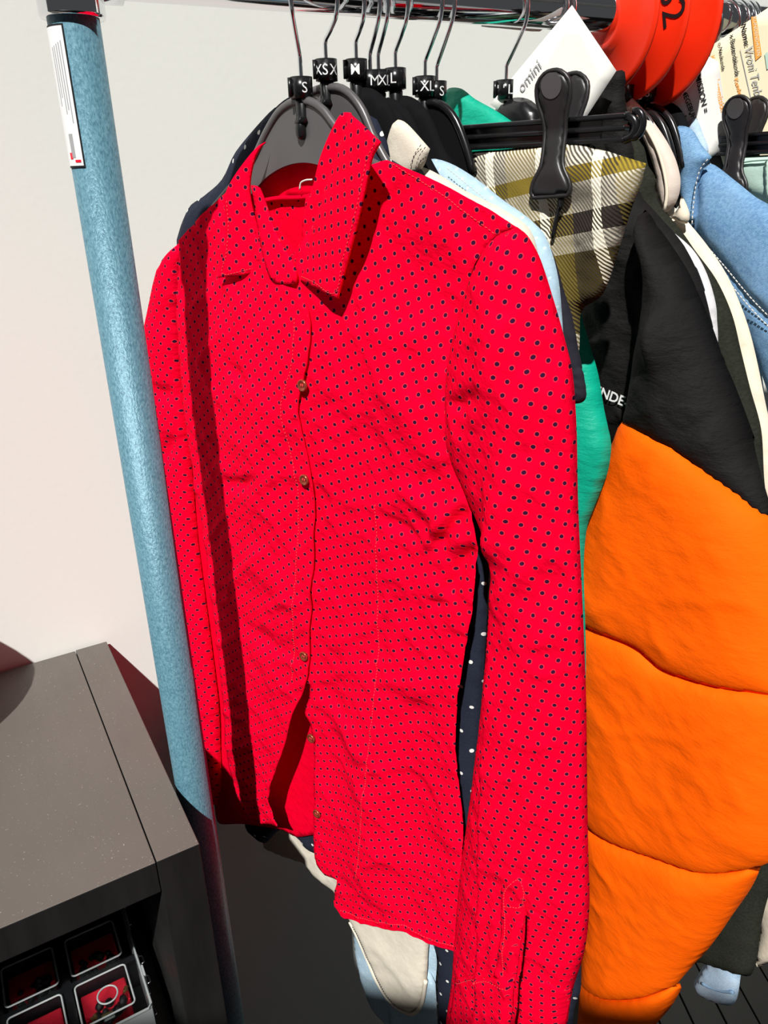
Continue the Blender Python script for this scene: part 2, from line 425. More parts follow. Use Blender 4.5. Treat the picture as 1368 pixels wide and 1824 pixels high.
M['clip'] = plain('satin_black_plastic', (.019, .017, .018), .40, 0, .5)
M['velvet'] = plain('black_velvet_flock', (.006, .006, .007), .95, 0, .1, 1500, .5, .0006)
M['white_ink'] = plain('white_ink', (.8, .8, .8), .6)
M['black_ink'] = plain('black_ink', (.01, .01, .012), .6)
M['grey_ink'] = plain('grey_pencil', (.36, .36, .37), .7)
M['orange_ink'] = plain('orange_highlighter', srgb(240, 160, 70), .7)
M['teal_ink'] = plain('pale_teal_marker', srgb(180, 205, 190), .7)
M['paper'] = plain('white_paper_card', (.80, .785, .74), .8, 0, .2, 300, .05)
M['paper_y'] = plain('cream_paper', srgb(226, 218, 186), .8, 0, .2, 300, .05)
M['disc'] = plain('red_orange_plastic', (.90, .030, .006), .30, 0, .45)
M['label_white'] = plain('white_label', (.82, .82, .82), .4)
M['label_red'] = plain('red_print', (.75, .01, .03), .5)
M['button'] = plain('copper_button', (.34, .075, .035), .25, .55, .5)
M['thread'] = plain('pale_red_thread', (.78, .06, .07), .9)
M['bthread'] = plain('dark_thread', (.03, .03, .04), .9)
M['wthread'] = plain('off_white_thread', (.6, .58, .54), .9)
M['brass'] = plain('brass', (.5, .36, .14), .3, .9)
def mk_glass():
    q = NB('clear_plastic', .08, 0, .5); q.b.inputs['Transmission Weight'].default_value = 1.0; q.b.inputs['IOR'].default_value = 1.25
    q.col((.93, .95, .96)); return q.m
M['clear'] = mk_glass()
M['frost'] = plain('frosted_plastic', (.30, .32, .32), .4)
M['paleband'] = plain('pale_edge', (.5, .5, .5), .6)
M['redfoam'] = plain('red_foam', (.62, .012, .03), .8, 0, .2, 200, .3)
M['blackbits'] = plain('black_beads', (.012, .012, .014), .4, 0, .5)
M['floor'] = plain('dark_floor_base', (.010, .009, .008), .5)
def mk_plank():
    q = NB('dark_stained_plank', .34, 0, .5); ob = q.ob(); n = q.noise(q.map(ob, (1, 14, 1)), 14, 5)
    q.col(q.mix(n, (.005, .004, .0035), (.020, .016, .013))); q.bump(n, .2, .001); return q.m
M['plank'] = mk_plank()

# ------------------------------------------------------------------ writing
_tc = {}
def text_vf(s, bold=0.0, shear=0.0):
    key = (s, bold, shear)
    if key in _tc: return _tc[key]
    c = bpy.data.curves.new('txt', 'FONT'); c.body = s; c.resolution_u = 3; c.offset = bold; c.shear = shear; c.fill_mode = 'FRONT'
    o = bpy.data.objects.new('txt', c); COL.objects.link(o)
    dg = bpy.context.evaluated_depsgraph_get(); me = o.evaluated_get(dg).to_mesh()
    V = np.array([tuple(v.co) for v in me.vertices]); Fc = [tuple(p.vertices) for p in me.polygons]
    o.evaluated_get(dg).to_mesh_clear(); bpy.data.objects.remove(o); bpy.data.curves.remove(c)
    x0, x1 = V[:, 0].min(), V[:, 0].max(); V[:, 0] -= x0; V /= (x1-x0)
    _tc[key] = (V, Fc); return V, Fc
def text_on(s, p0, p1, up, mat, parent, name='lettering', hscale=1.0, lift=.0003, nrm=None, inv=None, bold=0, shear=0):
    """text along p0->p1 (3D), height direction 'up'; hscale scales the letter height relative to natural"""
    V, Fc = text_vf(s, bold, shear); ax = p1-p0; L = np.linalg.norm(ax); upv = up/np.linalg.norm(up)*L*hscale
    P = p0[None]+V[:, :1]*ax[None]+V[:, 1:2]*upv[None]+nrm[None]*lift
    if inv is not None: P = np.array([tuple(inv @ Vector(p)) for p in P])
    return mesh(name, P, Fc, mat, parent, smooth=False)

# ------------------------------------------------------------------ the setting
def oriented(name, V, Fc, mat, loc, rotz, parent=None, kind=None, smooth=False, label=None):
    o = mesh(name, V, Fc, mat, parent, smooth=smooth, kind=kind, label=label); o.location = loc; o.rotation_euler = (0, 0, rotz); return o
WROT = math.atan2(WD[1], WD[0])
WALLP = CB + WN*.004
V, Fc = box_vf(-1.9, 2.6, 0, .10, 0, 2.7)
o = oriented('wall_back', V, Fc, M['wall'], (WALLP[0], WALLP[1], 0), WROT, kind='structure'); o['label'] = 'plain off white painted wall behind the rack'; o['category'] = 'wall'
V, Fc = box_vf(-2.4, 2.6, -2.6, .0, -.06, -.012)
flo = oriented('floor', V, Fc, M['floor'], (WALLP[0], WALLP[1], 0), WROT, kind='structure'); flo['label'] = 'very dark wooden floor boards under the clothes'; flo['category'] = 'floor'
# unseen slab added behind the photographer to cut off the low sunlight
_ed = WD*1.0-WN*.6; _ed /= np.linalg.norm(_ed); _en = np.array([-_ed[1], _ed[0], 0]); _ep = WN*-.56+WD*-.92
V, Fc = box_vf(-2.2, 2.8, -2.6, 0, 2.55, 2.58)
o = oriented('sun_cutoff_slab', V, Fc, M['wall'], (_ep[0], _ep[1], 0), math.atan2(_ed[1], _ed[0]), kind='structure'); o['label'] = 'plain pale slab added out of view to cut off the low sunlight'; o['category'] = 'sun_cutoff_slab'
PV, PF = box_vf(-1.15, 1.15, -.0335, .0335, -.012, 0, .0015)
pme = None
pc = px_z(1352, 1768, 0); pdir = px_z(1368, 1791, 0)-px_z(1341, 1744, 0); pang = math.atan2(pdir[1], pdir[0])
floinv = (Matrix.Translation((WALLP[0], WALLP[1], 0)) @ Matrix.Rotation(WROT, 4, 'Z')).inverted()
pn = np.array([-math.sin(pang), math.cos(pang), 0]); pd_ = np.array([math.cos(pang), math.sin(pang), 0])
for i in range(-14, 15):
    if pme is None:
        o = mesh('floor_plank', PV, PF, M['plank'], flo, smooth=False); pme = o.data
    else:
        o = bpy.data.objects.new('floor_plank', pme); COL.objects.link(o); o.parent = flo
    p = pc + pn*(i*.0695) + pd_*(.25+.06*((i*5) % 3)) 
    # keep the boards on the room side of the wall
    over = ((p-WALLP)@WN) + 1.15*abs(pd_@WN) + .04*abs(pn@WN)
    if over > 0: p = p - pd_*np.sign(pd_@WN)*over/abs(pd_@WN)
    o.matrix_local = floinv @ Matrix.Translation((p[0], p[1], random.uniform(-.0006, .0002))) @ Matrix.Rotation(pang, 4, 'Z')

# ------------------------------------------------------------------ clothes rack
rack = thing('clothes_rack', 'clothes rack with teal hammered post and chrome hanging rail', 'clothes rack', (POLE[0], POLE[1], 0))
def loc(P): return np.array(P)-[POLE[0], POLE[1], 0]
R34 = .017
V, Fc = lathe_vf([(R34, .06), (R34, RAILZ-.02)], 64); mesh('post', V, Fc, M['pole'], rack, label='teal hammered-paint post')
far = RD*1.42
V, Fc = lathe_vf([(R34, .06), (R34, RAILZ-.02)], 32, tuple(far)); mesh('post', V, Fc, M['pole'], rack)
V, Fc = tube_vf([np.array([0, 0, RAILZ]), far+[0, 0, RAILZ]], RAILR, 48); mesh('hanging_rail', V, Fc, M['chrome'], rack, label='shiny chrome rail')
def post_z(x, y):
    d = ray(x, y); k = np.hypot(POLE[0], POLE[1])/np.hypot(d[0], d[1]); return CZ+d[2]*k
fit_z = post_z(130, 34)
for c in (np.zeros(3), far):
    cz = .009
    V1 = lathe_vf([(R34+.0002, -.010), (R34+.0038, -.010), (R34+.0046, -.008), (R34+.0046, .048), (R34+.001, .056), (0, .057)], 48, tuple(c+[0, 0, fit_z+.010]))
    mesh('corner_fitting', *V1, M['chrome'], rack, label='chrome corner sleeve')
    sg = 1 if c is not far else -1
    V2 = tube_vf([c+[0, 0, RAILZ], c+RD*sg*.034+[0, 0, RAILZ]], RAILR+.003, 40); mesh('rail_socket', *V2, M['chrome'], rack)
    n_ = RN*.24
    V3 = tube_vf([c-n_+[0, 0, .075], c+RN*.20+[0, 0, .075]], .015, 24); mesh('foot_bar', *V3, M['pole'], rack)
    for q in (-.22, .18):
        V4 = tube_vf([c+RN*q-RD*.012+[0, 0, .03], c+RN*q+RD*.012+[0, 0, .03]], .03, 28); w = mesh('castor', *V4, M['plastic'], rack)
        mesh('castor_stem', *tube_vf([c+RN*q+[0, 0, .02], c+RN*q+[0, 0, .068]], .006, 12), M['chrome'], w)
# sticker wrapped on the post
def wrap(name, a0, a1, z0, z1, r, mat, parent, na=10, rnd=0, label=None):
    V, Fc = [], []
    for j, z in enumerate((z0, z1)):
        for i in range(na+1):
            a = a0+(a1-a0)*i/na; V.append((r*math.cos(a), r*math.sin(a), z))
    for j, z in enumerate((z0, z1)):
        for i in range(na+1):
            a = a0+(a1-a0)*i/na; V.append(((r-.0004)*math.cos(a), (r-.0004)*math.sin(a), z))
    k = na+1
    for i in range(na):
        Fc.append((i, i+1, k+i+1, k+i)); Fc.append((2*k+i+1, 2*k+i, 3*k+i, 3*k+i+1))
        Fc.append((i+1, i, 2*k+i, 2*k+i+1)); Fc.append((k+i, k+i+1, 3*k+i+1, 3*k+i))
    Fc.append((0, k, 3*k, 2*k)); Fc.append((na, 2*k+na, 3*k+na, k+na))
    return mesh(name, V, Fc, mat, parent, smooth=False, label=label)
view_a = math.atan2(-POLE[1], -POLE[0])                     # direction from the post to the camera
zt, zb = post_z(100, 52), post_z(134, 296)
aL, aR = view_a-math.radians(104), view_a-math.radians(27)
st = wrap('sticker_border', aL, aR+.05, zb-.0012, zt+.0012, R34+.0006, M['black_ink'], rack, 16)
st = wrap('sticker', aL, aR, zb, zt, R34+.0009, M['label_white'], rack, 40, label='narrow white printed sticker down the post')
hz = zt-zb
for k, (f0, wd_) in enumerate([(.02, .75), (.10, .62), (.18, .66), (.27, .50), (.36, .58)]):
    a1 = aR-.10-(aR-aL)*f0*1.05
    wrap('print_line', a1-.035, a1, zt-hz*(.12+wd_*.75), zt-hz*(.10+.01*k), R34+.0011, M['grey_ink'], st, 1)
wrap('print_block', aR-.50, aR-.30, zb+hz*.06, zb+hz*.24, R34+.0011, M['grey_ink'], st, 3)
wrap('print_bar', aR-.34, aR-.08, zb+hz*.025, zb+hz*.045, R34+.0012, M['label_red'], st, 3)
wrap('print_spot', aR-.62, aR-.46, zb+hz*.05, zb+hz*.10, R34+.0011, M['label_red'], st, 3)

# ------------------------------------------------------------------ black cabinet with an open compartment
T = .0385; DC = .390; CELL = .335; NW = 2
CW = NW*CELL+2*T+.016
cabO = (CF[0], CF[1], 0)
cab = thing('shelf_cabinet', 'black brown cube shelving unit standing against the wall', 'shelf', cabO, WROT)
def cbox(name, x0, x1, y0, y1, z0, z1, b=.0008, par=cab): return mesh(name, *box_vf(x0, x1, y0, y1, z0, z1, b), M['cab'], par, smooth=False)
cbox('side_panel', -T, 0, 0, DC, 0, CABZ); cbox('side_panel', -CW, -CW+T, 0, DC, 0, CABZ)
cbox('top_panel', -CW+T+.0008, -T-.0008, .0006, DC, CABZ-.0365, CABZ-.0009)
zs = [CABZ-.0365-CELL*(k+1)-.016*k for k in range(3)]
cbox('back_panel', -CW+T, -T, DC-.006, DC-.001, .03, CABZ-.04, 0)
for k, z in enumerate(zs): cbox('shelf', -CW+T+.0005, -T-.0005, .002, DC-.007, z-.016, z)
for k, z in enumerate(zs): cbox('divider', -T-CELL-.016, -T-CELL, .003, DC-.008, z+.0003, z+CELL-.0005)

# clear compartment boxes inside the top opening
def org_box(zb_, label, detailed):
    t = thing('compartment_box', label, 'storage box', cabO, WROT)
    x1, y0, hgt = -.0612, .0745, .0525; cw, cd_, gx, gy, mx = .0545, .052, .0140, .0135, .0142
    nx, ny = 4, 4; x0 = x1-2*mx-nx*cw-(nx-1)*gx; y1 = y0+2*.0125+ny*cd_+(ny-1)*gy
    zt_ = zb_+hgt
    mesh('tray_floor', *box_vf(x0+.001, x1-.001, y0+.001, y1-.001, zb_, zb_+.002, .0005), M['blackbits'], t, smooth=False)
    mesh('tray_wall', *join_vf([box_vf(x0, x1, y0, y0+.0018, zb_+.002, zt_-.006), box_vf(x0, x1, y1-.0018, y1, zb_+.002, zt_-.006), box_vf(x0, x0+.0018, y0+.0018, y1-.0018, zb_+.002, zt_-.006), box_vf(x1-.0018, x1, y0+.0018, y1-.0018, zb_+.002, zt_-.006)]), M['frost'], t, smooth=False)
    div = []
    for i in range(1, nx):
        xd = x1-mx-i*cw-(i-.5)*gx; div.append(box_vf(xd-gx*.32, xd+gx*.32, y0+.002, y1-.002, zb_+.002, zt_-.0075))
    for j in range(1, ny):
        yd = y0+.0125+j*cd_+(j-.5)*gy; div.append(box_vf(x0+.002, x1-.002, yd-gy*.3, yd+gy*.3, zb_+.002, zt_-.0076))
    for d_ in div: mesh('tray_divider', *d_, M['blackbits'], t, smooth=False)
    # lid: flange plate with raised windows
    lid = mesh('lid', *box_vf(x0-.001, x1+.001, y0-.001, y1+.001, zt_-.0055, zt_-.0035, .0006), M['clear'], t, smooth=False, label='clear plastic lid')
    for i in range(nx):
        for j in range(ny):
            ax1 = x1-mx-i*(cw+gx); ax0 = ax1-cw; ay0 = y0+.0125+j*(cd_+gy); ay1 = ay0+cd_
            r = .004; pth = []
            for (cx, cy, a0) in ((ax1-r, ay1-r, 0), (ax0+r, ay1-r, 90), (ax0+r, ay0+r, 180), (ax1-r, ay0+r, 270)):
                for q in range(4):
                    a = math.radians(a0+q*30); pth.append((cx+r*math.cos(a), cy+r*math.sin(a), zt_-.0018))
            mesh('lid_rim', *tube_vf(pth, .0011, 6, closed=True), M['frost'], lid)
            if not detailed: continue
            if i < 3 and j < 4:
                mesh('red_foam_pad', *box_vf(ax0+.003, ax1-.003, ay0+cd_*.36, ay1-.002, zb_+.002, zb_+.034, .002), M['redfoam'], t, smooth=False)
                bits = []
                for _ in range(16):
                    c = (random.uniform(ax0+.009, ax1-.009), random.uniform(ay0+.007, ay0+cd_*.52), zb_+.034+random.uniform(-.006, .0035)); rr = random.uniform(.004, .0065)
                    bits.append(lathe_vf([(0, -rr), (rr*.7, -rr*.7), (rr, 0), (rr*.7, rr*.7), (0, rr)], 8, c))
                o_ = mesh('black_beads', *join_vf(bits), M['blackbits'], t); o_['kind'] = 'stuff'
    mesh('lid_edge', *tube_vf([(x0, y0, zt_-.0045), (x1-.004, y0, zt_-.0045), (x1, y0+.004, zt_-.0045), (x1, y1, zt_-.0045), (x0, y1, zt_-.0045)], .0016, 6, closed=True), M['frost'], lid)
    if detailed:
        ax1 = x1-mx; ax0 = ax1-cw; ay0 = y0+.0125; ay1 = ay0+cd_
        cx, cy = ax0+.030, ay0+.024
        mesh('lid_disc', *tube_vf([(cx+.0105*math.cos(a), cy+.0105*math.sin(a), zt_-.0014) for a in np.linspace(0, 2*math.pi, 28, endpoint=False)], .0010, 6, closed=True), M['frost'], lid, label='round moulded ring on the lid')
        for (qx, qy) in ((ax0+.0115, ay0+.0135), (ax0+.048, ay0+.027)):
            bits = [lathe_vf([(0, -.002), (.0018, 0), (0, .002)], 6, (qx+random.uniform(-.0032, .0032), qy+random.uniform(-.0032, .0032), zb_+.041)) for _ in range(9)]
            o_ = mesh('gold_beads', *join_vf(bits), M['brass'], t); o_['kind'] = 'stuff'
        mesh('metal_clasp', *box_vf(ax0+.019, ax0+.031, ay0+.008, ay0+.0105, zb_+.040, zb_+.042, .0006), M['brass'], t, smooth=False)
        mesh('metal_clasp', *box_vf(ax0+.021, ax0+.032, ay0+.002, ay0+.0045, zb_+.040, zb_+.042, .0006), M['frost'], t, smooth=False)
    yl = y0+.040
    for yy in (yl, yl+.085):
        la = mesh('latch', *box_vf(x1+.0012, x1+.0035, yy, yy+.014, zb_+.022, zt_-.003, .0006), M['frost'], t, smooth=False)
        for s_ in (-.011, .0165): mesh('hinge_wire', *tube_vf([(x1+.0025, yy+s_-.001, zt_-.004), (x1+.0058, yy+s_, zt_-.004), (x1+.0058, yy+s_+.009, zt_-.004), (x1+.0025, yy+s_+.010, zt_-.004)], .0008, 6), M['wire'], la)
    return t
zc = zs[0]
org_box(.85-.0525, 'clear lidded compartment box holding red foam and black beads, topmost in the cabinet', True)
org_box(.85-.0525-.0535, 'compartment box underneath the clear lidded box of red foam', False)

# dark sphere added out of view on the cabinet for the curved wall shadow
_u = np.cross(SUN, [0, 0, 1]); _u /= np.linalg.norm(_u); _v = np.cross(_u, SUN)
hc = -.6460*_u+1.1985*_v; hc = hc+SUN*((CABZ+.09-hc[2])/SUN[2])
prf = [(.09*math.cos(a), .090+.09*math.sin(a)) for a in np.linspace(-math.pi/2, math.pi/2, 18)]
shadow_caster = mesh('shadow_caster', *lathe_vf([(max(r, 1e-7), z) for r, z in prf], 40), M['velvet']); shadow_caster.location = (hc[0], hc[1], CABZ)
tag(shadow_caster, 'round dark sphere added out of view on the cabinet top to throw the curved shadow', 'shadow_caster')

# ------------------------------------------------------------------ hangers
FR = Frame(530, 131)                                           # the red shirt's hanging plane
R1 = FR.px(537, 157, 0)                                        # its size ring
_pl = [(528, 181), (557, 181), (580, 196), (600, 222), (645, 275), (745, 330), (890, 402), (905, 416, 1), (895, 432, 1), (745, 372), (640, 318), (561, 291), (521, 293), (484, 312), (457, 340), (420, 385), (345, 455), (333, 452, 1), (330, 438, 1), (400, 352), (452, 290), (479, 236), (502, 199)]
PLATE = [(p[0], p[1]-R1[1], p[2]) for p in FR.pts(_pl)]
PLATE = [(p[0]-FR.px(541, 181)[0], p[1], p[2]) for p in PLATE]
def sym(L): return L+[(-p[0],)+tuple(p[1:]) for p in L[::-1]]
PLATE2 = sym([(.012, -.013), (.026, -.019), (.038, -.031), (.050, -.052), (.075, -.085), (.100, -.118, 1), (.094, -.132, 1), (.060, -.100), (.030, -.085)])
PLATE3 = sym([(.012, -.013), (.024, -.018), (.034, -.028), (.044, -.046), (.052, -.066, 1), (.046, -.074, 1), (.024, -.066)])
def hook_path(tr, kink=None):
    Rr = .0245; c = RAILR+.0018-Rr; kink = kink if kink is not None else max(tr+.018, -.062)
    P = [(0, tr-.012), (0, (tr+kink)/2), (0, kink)]
    a0 = math.radians(-38); s_ = (Rr*math.cos(a0), c+Rr*math.sin(a0))
    P += [(.002, kink+.003), (s_[0]*.55, kink+(s_[1]-kink)*.55)]
    for a in np.linspace(-38, 168, 24): P.append((Rr*math.cos(math.radians(a)), c+Rr*math.sin(math.radians(a))))
    return P
def hook(t, tr, ang=0.0, kink=None, r=.0017, x0=0.0):
    P = hook_path(tr, kink); V, Fc = tube_vf([(x0+math.cos(ang)*p[0], math.sin(ang)*p[0], p[1]) for p in P], r, 10)
    return mesh('hook', V, Fc, M['wire'], t, label='chrome wire hook')
def size_ring(t, fr, tr, letters, rr=.0086, hh=.0150, x0=0.0):
    prf_ = [(rr-.0013, -hh/2), (rr, -hh/2), (rr, hh/2), (rr-.0013, hh/2), (rr-.0013, -hh/2)]
    r_ = mesh('size_ring', *lathe_vf(prf_, 32, (x0, 0, tr)), M['plastic'], t, label='black size ring marked '+letters[0][0] if letters else None)
    w = CAM-fr.P; va = math.atan2(w[1], w[0])-fr.rotz
    fl = va-1.15                                               # the clip tab on the ring's side
    mesh('ring_tab', *tube_vf([(x0+(rr+.0012)*math.cos(fl), (rr+.0012)*math.sin(fl), tr-hh*.42), (x0+(rr+.0012)*math.cos(fl), (rr+.0012)*math.sin(fl), tr+hh*.45)], .0016, 8), M['plastic'], r_)
    for s_, off, bold in letters:
        V, Fc = text_vf(s_, .003 if bold else 0); h = .0072; L = h/max(V[:, 1].max(), 1e-6)
        x = V[:, 0]*L; a = va+off+(x-x.max()/2)/rr; z = tr-.0037+V[:, 1]*L
        mesh('letter', np.stack([x0+(rr+.00025)*np.cos(a), (rr+.00025)*np.sin(a), z], 1), Fc, M['white_ink'], r_, smooth=False)
    return r_
def plug(t, tr, r=.0058, x0=0.0, knob=True):
    p = [(r*.8, -.0075), (r, -.009), (r*.95, -.020), (r*1.25, -.0245)]
    mesh('neck', *lathe_vf([(q[0], q[1]) for q in p], 20, (x0, 0, tr)), M['plastic'], t)
def plate_hanger(fr, trpx, label, letters, kind='grey', hang=0.0, kink=None, group=None, scale=1.0, drop=0.0, PL=None):
    t = fthing('hanger', fr, label, 'hanger', group); tr = fr.px(*trpx)[1]
    mat = M['velvet'] if kind == 'velvet' else M['plastic'] if kind == 'black' else M['greyplastic']
    hook(t, tr, hang, kink); size_ring(t, fr, tr, letters); plug(t, tr)
    ol = [(p[0]*scale, tr-drop+p[1]*scale)+tuple(p[2:]) for p in (PL or PLATE)]
    if kind == 'velvet':
        pillow('shoulder_plate', ol, mat, t, 0, .0030, .0030, .004, sp=.009, step=.006)
    else:
        sheet('shoulder_plate', ol, lambda s, t_: np.full(len(s), .0018), mat, t, .0036, .02, step=.004, smooth=False)
        top = spline([ol[i] for i in ((17, 18, 19, 20, 21, 22, 0, 1, 2, 3, 4, 5, 6) if PL is None else (12, 13, 14, 15, 16, 17, 0, 1, 2, 3, 4, 5) if PL is PLATE2 else (9, 10, 11, 12, 13, 0, 1, 2, 3, 4))], .006, False)
        mesh('plate_rim', *tube_vf([(p[0], -.001, p[1]) for p in top], .0034, 8), M['plastic'] if kind == 'black' else mat, t)
        kb = lathe_vf([(0, -.0065), (.003, -.0055), (.0045, -.0025), (.0045, .002), (.003, .012)], 14, (0, -.003, tr-.030*scale)); mesh('knob', *kb, M['plastic'], t)
    return t
def clip(t, x, tb, side=1, tilt=0.0, nb=0.0, name='clip'):
    """big plastic trouser clip around the bar at height tb: front and rear jaw, pads and spring"""
    ol = [(-.0135, -.050, 1), (-.0155, -.046), (-.0140, -.038), (-.0085, -.026), (-.0078, -.006), (-.0088, .010), (-.0125, .024), (-.0120, .036), (-.006, .043), (0, .0445), (.006, .043), (.0120, .036), (.0125, .024), (.0088, .010), (.0078, -.006), (.0085, -.026), (.0140, -.038), (.0155, -.046), (.0135, -.050, 1)]
    c, s_ = math.cos(tilt), math.sin(tilt)
    P = [(x+1.10*p[0]*c-.9*p[1]*s_, tb+1.10*p[0]*s_+.9*p[1]*c)+tuple(p[2:]) for p in ol]
    root = None
    for sg in (1, -1):
        def base(S, T, sg=sg):
            v = T-tb; return sg*(np.where(v > 0, .0090+v*.14, .0090+np.minimum(-v, .03)*.21))
        o = pillow('clip_jaw' if sg == -1 else name, P, M['clip'], t if root is None else root, nb, .0022 if sg > 0 else .0015, .0015 if sg > 0 else .0022, .003, sp=.004, step=.003, base=base)
        if root is None: root = o
        fr_ = spline(P, .004)
        bb = base(fr_[:, 0], fr_[:, 1])
        mesh('clip_rim', *tube_vf([(a[0], -(nb+v), a[1]) for a, v in zip(fr_, bb)], .0017, 6, closed=True), M['clip'], root)
        cx, cz = x-.030*s_, tb+.030*c
        yv = -(nb+sg*(.0090+.030*.14+.0024))
        ell = [(cx+.0085*math.cos(a), yv-sg*math.sin(a)*.0085*.16, cz+.0085*math.sin(a)) for a in np.linspace(0, 2*math.pi, 22, endpoint=False)]
        Vv = ell+[(p[0], p[1]-sg*.0006, p[2]) for p in ell]; kk = 22
        Ff = [tuple(range(kk, 2*kk))]+[(i, (i+1) % kk, (i+1) % kk+kk, i+kk) for i in range(kk)]
        mesh('thumb_pad', Vv, Ff, M['greyplastic'], root, smooth=False)
    mesh('spring', *tube_vf([(x-.006, -nb-.004, tb+.006), (x, -nb-.0075, tb+.012), (x+.006, -nb-.004, tb+.006)], .0012, 8), M['wire'], root)
    return root
def clip_hanger(fr, trpx, barpx, x0, x1, label, letters, clips, hang=0.0, kink=None):
    t = fthing('clip_hanger', fr, label, 'hanger'); tr = fr.px(*trpx)[1]; tb = fr.px(*barpx)[1]
    hook(t, tr, hang, kink); size_ring(t, fr, tr, letters); plug(t, tr)
    hh = .0095
    # I-section bar with a rounded end loop
    def bar(z0, z1, y): return box_vf(x0, x1, -y, y, z0, z1, .0012)
    mesh('bar', *join_vf([bar(tb+hh-.0035, tb+hh, .0048), bar(tb-.0018, tb+.0018, .0042), bar(tb-hh, tb-hh+.0035, .0048), box_vf(x0, x1-.02, -.0014, .0014, tb-hh+.002, tb+hh-.002)]), M['plastic'], t, smooth=False)
    for xe, sg in ((x1, 1), (x0, -1)):
        lp = [(xe-sg*.002+sg*hh*.9*math.cos(a), 0, tb+(hh-.002)*math.sin(a)) for a in np.linspace(-math.pi/2, math.pi/2, 14)]
        mesh('bar_end', *tube_vf(lp, .0032, 10), M['plastic'], t)
        lp = [(xe-sg*.002+sg*(hh*.8+.006*math.cos(a)), 0, tb+.002+.0085*math.sin(a)) for a in np.linspace(-1.9, 1.9, 16)]
        mesh('end_hook', *tube_vf(lp, .0026, 10), M['plastic'], t)
    zt_ = tr-.018
    Pn = [(-.030, tb+hh-.002, 1), (-.022, tb+hh+.35*(zt_-tb-hh)), (-.008, zt_), (.008, zt_), (.022, tb+hh+.35*(zt_-tb-hh)), (.030, tb+hh-.002, 1)]
    pillow('neck_plate', Pn, M['plastic'], t, 0, .0045, .0045, .006, sp=.005, step=.004)
    for (cx, tilt) in clips: clip(t, cx, tb, tilt=tilt)
    return t

# ------------------------------------------------------------------ red dotted shirt
plate_hanger(FR, (537, 157), 'dark grey plastic plate hanger marked S inside the red dotted shirt', [('S', .28, 0)], 'grey', -.95, -.045)
shirt = fthing('shirt', FR, 'red long sleeved shirt with small navy dots, in front', 'shirt')
def smooth01(x): x = np.clip(x, 0, 1); return x*x*(3-2*x)
def body_b(s, t):
    x = np.clip(np.abs(s+.004)/.232, 0, 1); tsh = -.088-.36*np.abs(s)
    return (.004+.030*np.sqrt(1-x**2.2))*(.28+.72*smooth01((tsh-t)/.20))
FPm = lambda L: FR.pts(L, body_b)
# creases (pixel polylines on the shirt front)
FD = Folds()
def cr(L, w, a, kind='ridge', taper=True): FD.add(FPm(L), w, a*1.35, kind, taper)
cr([(690, 860), (760, 905), (830, 985)], .010, .005); cr([(760, 985), (800, 930), (830, 890)], .007, .005, 'pleat'); cr([(795, 1065), (815, 1010), (845, 970)], .006, -.007); cr([(665, 920), (700, 935), (760, 970)], .006, -.003)
cr([(640, 560), (720, 700), (790, 830)], .03, .006); cr([(700, 600), (760, 720), (800, 800)], .014, -.003)
cr([(400, 860), (440, 862), (470, 845)], .007, -.005); cr([(400, 650), (430, 668), (450, 690)], .008, -.003)
cr([(440, 980), (520, 1060), (545, 1090)], .02, .004); cr([(430, 1110), (500, 1150), (545, 1165)], .012, -.003)
cr([(665, 1180), (668, 1300), (660, 1480), (648, 1600)], .035, .006); cr([(680, 1090), (665, 1250)], .006, -.002)
cr([(560, 1240), (620, 1300), (650, 1360)], .012, .005); cr([(740, 1250), (735, 1420), (720, 1640)], .03, -.007); cr([(700, 1300), (790, 1240)], .012, -.003)
cr([(460, 640), (470, 780), (462, 950)], .03, .003); cr([(420, 1290), (440, 1380), (470, 1440)], .02, .004)
cr([(700, 360), (800, 430), (850, 520)], .02, .004); cr([(620, 600), (640, 760), (640, 900)], .03, -.003); cr([(760, 1080), (800, 1075)], .005, -.003)
cr([(600, 1150), (590, 1300), (600, 1450)], .02, -.003); cr([(640, 1500), (700, 1540), (780, 1560)], .015, .003)
def wr(seed, k=1.0):
    def f(s, t): return k*(crumple(s, t, 13, .0042, seed, .6, 1.6)+crumple(s, t, 34, .0013, seed+5, -.5, 1.8)+.0035*fbm(s, t, 5, 2.2, .2, 2, seed+2))
    return f
w1 = wr(11)
def front_n(s, t): return body_b(s, t)+FD(s, t)+w1(s, t)*np.clip((-.09-t)/.05, .15, 1)
# left front (button side on top), its free edge lifts a little
LE = [(541, 517), (556, 562), (552, 640), (536, 718), (545, 782), (559, 860), (560, 1000), (556, 1110), (551, 1208)]
LE2 = [(529, 1262), (510, 1328), (491, 1382), (484, 1418), (491, 1450), (500, 1468, 1)]
left_px = [(446, 318, 1), (462, 400), (478, 455), (500, 498), (541, 517, 1)]+LE[1:]+LE2+[(470, 1462), (447, 1457, 1), (428, 1412), (414, 1365), (405, 1290), (395, 1180), (372, 1000), (345, 830), (330, 700), (322, 560), (325, 428, 1), (385, 368), (420, 334)]
def left_n(s, t): return front_n(s, t)+.0035
sheet('left_front', FPm(left_px), left_n, M['red'], shirt, sp=.0036)
right_px = [(640, 300, 1), (688, 285, 1), (730, 302), (800, 335), (870, 372), (921, 405, 1), (880, 425), (846, 478), (822, 560), (803, 650), (798, 760), (822, 860), (848, 960), (846, 1000), (838, 1090), (822, 1180), (811, 1260), (808, 1330), (813, 1400), (822, 1476), (820, 1560), (815, 1640), (806, 1696, 1), (765, 1684), (735, 1668), (717, 1658), (690, 1655), (662, 1650), (632, 1640), (606, 1626), (596, 1604), (600, 1568, 1), (580, 1558), (566, 1538), (561, 1500), (562, 1440), (560, 1380), (556, 1300), (546, 1268), (553, 1225), (540, 1200), (530, 1000), (530, 800), (525, 640), (520, 520), (545, 420)]
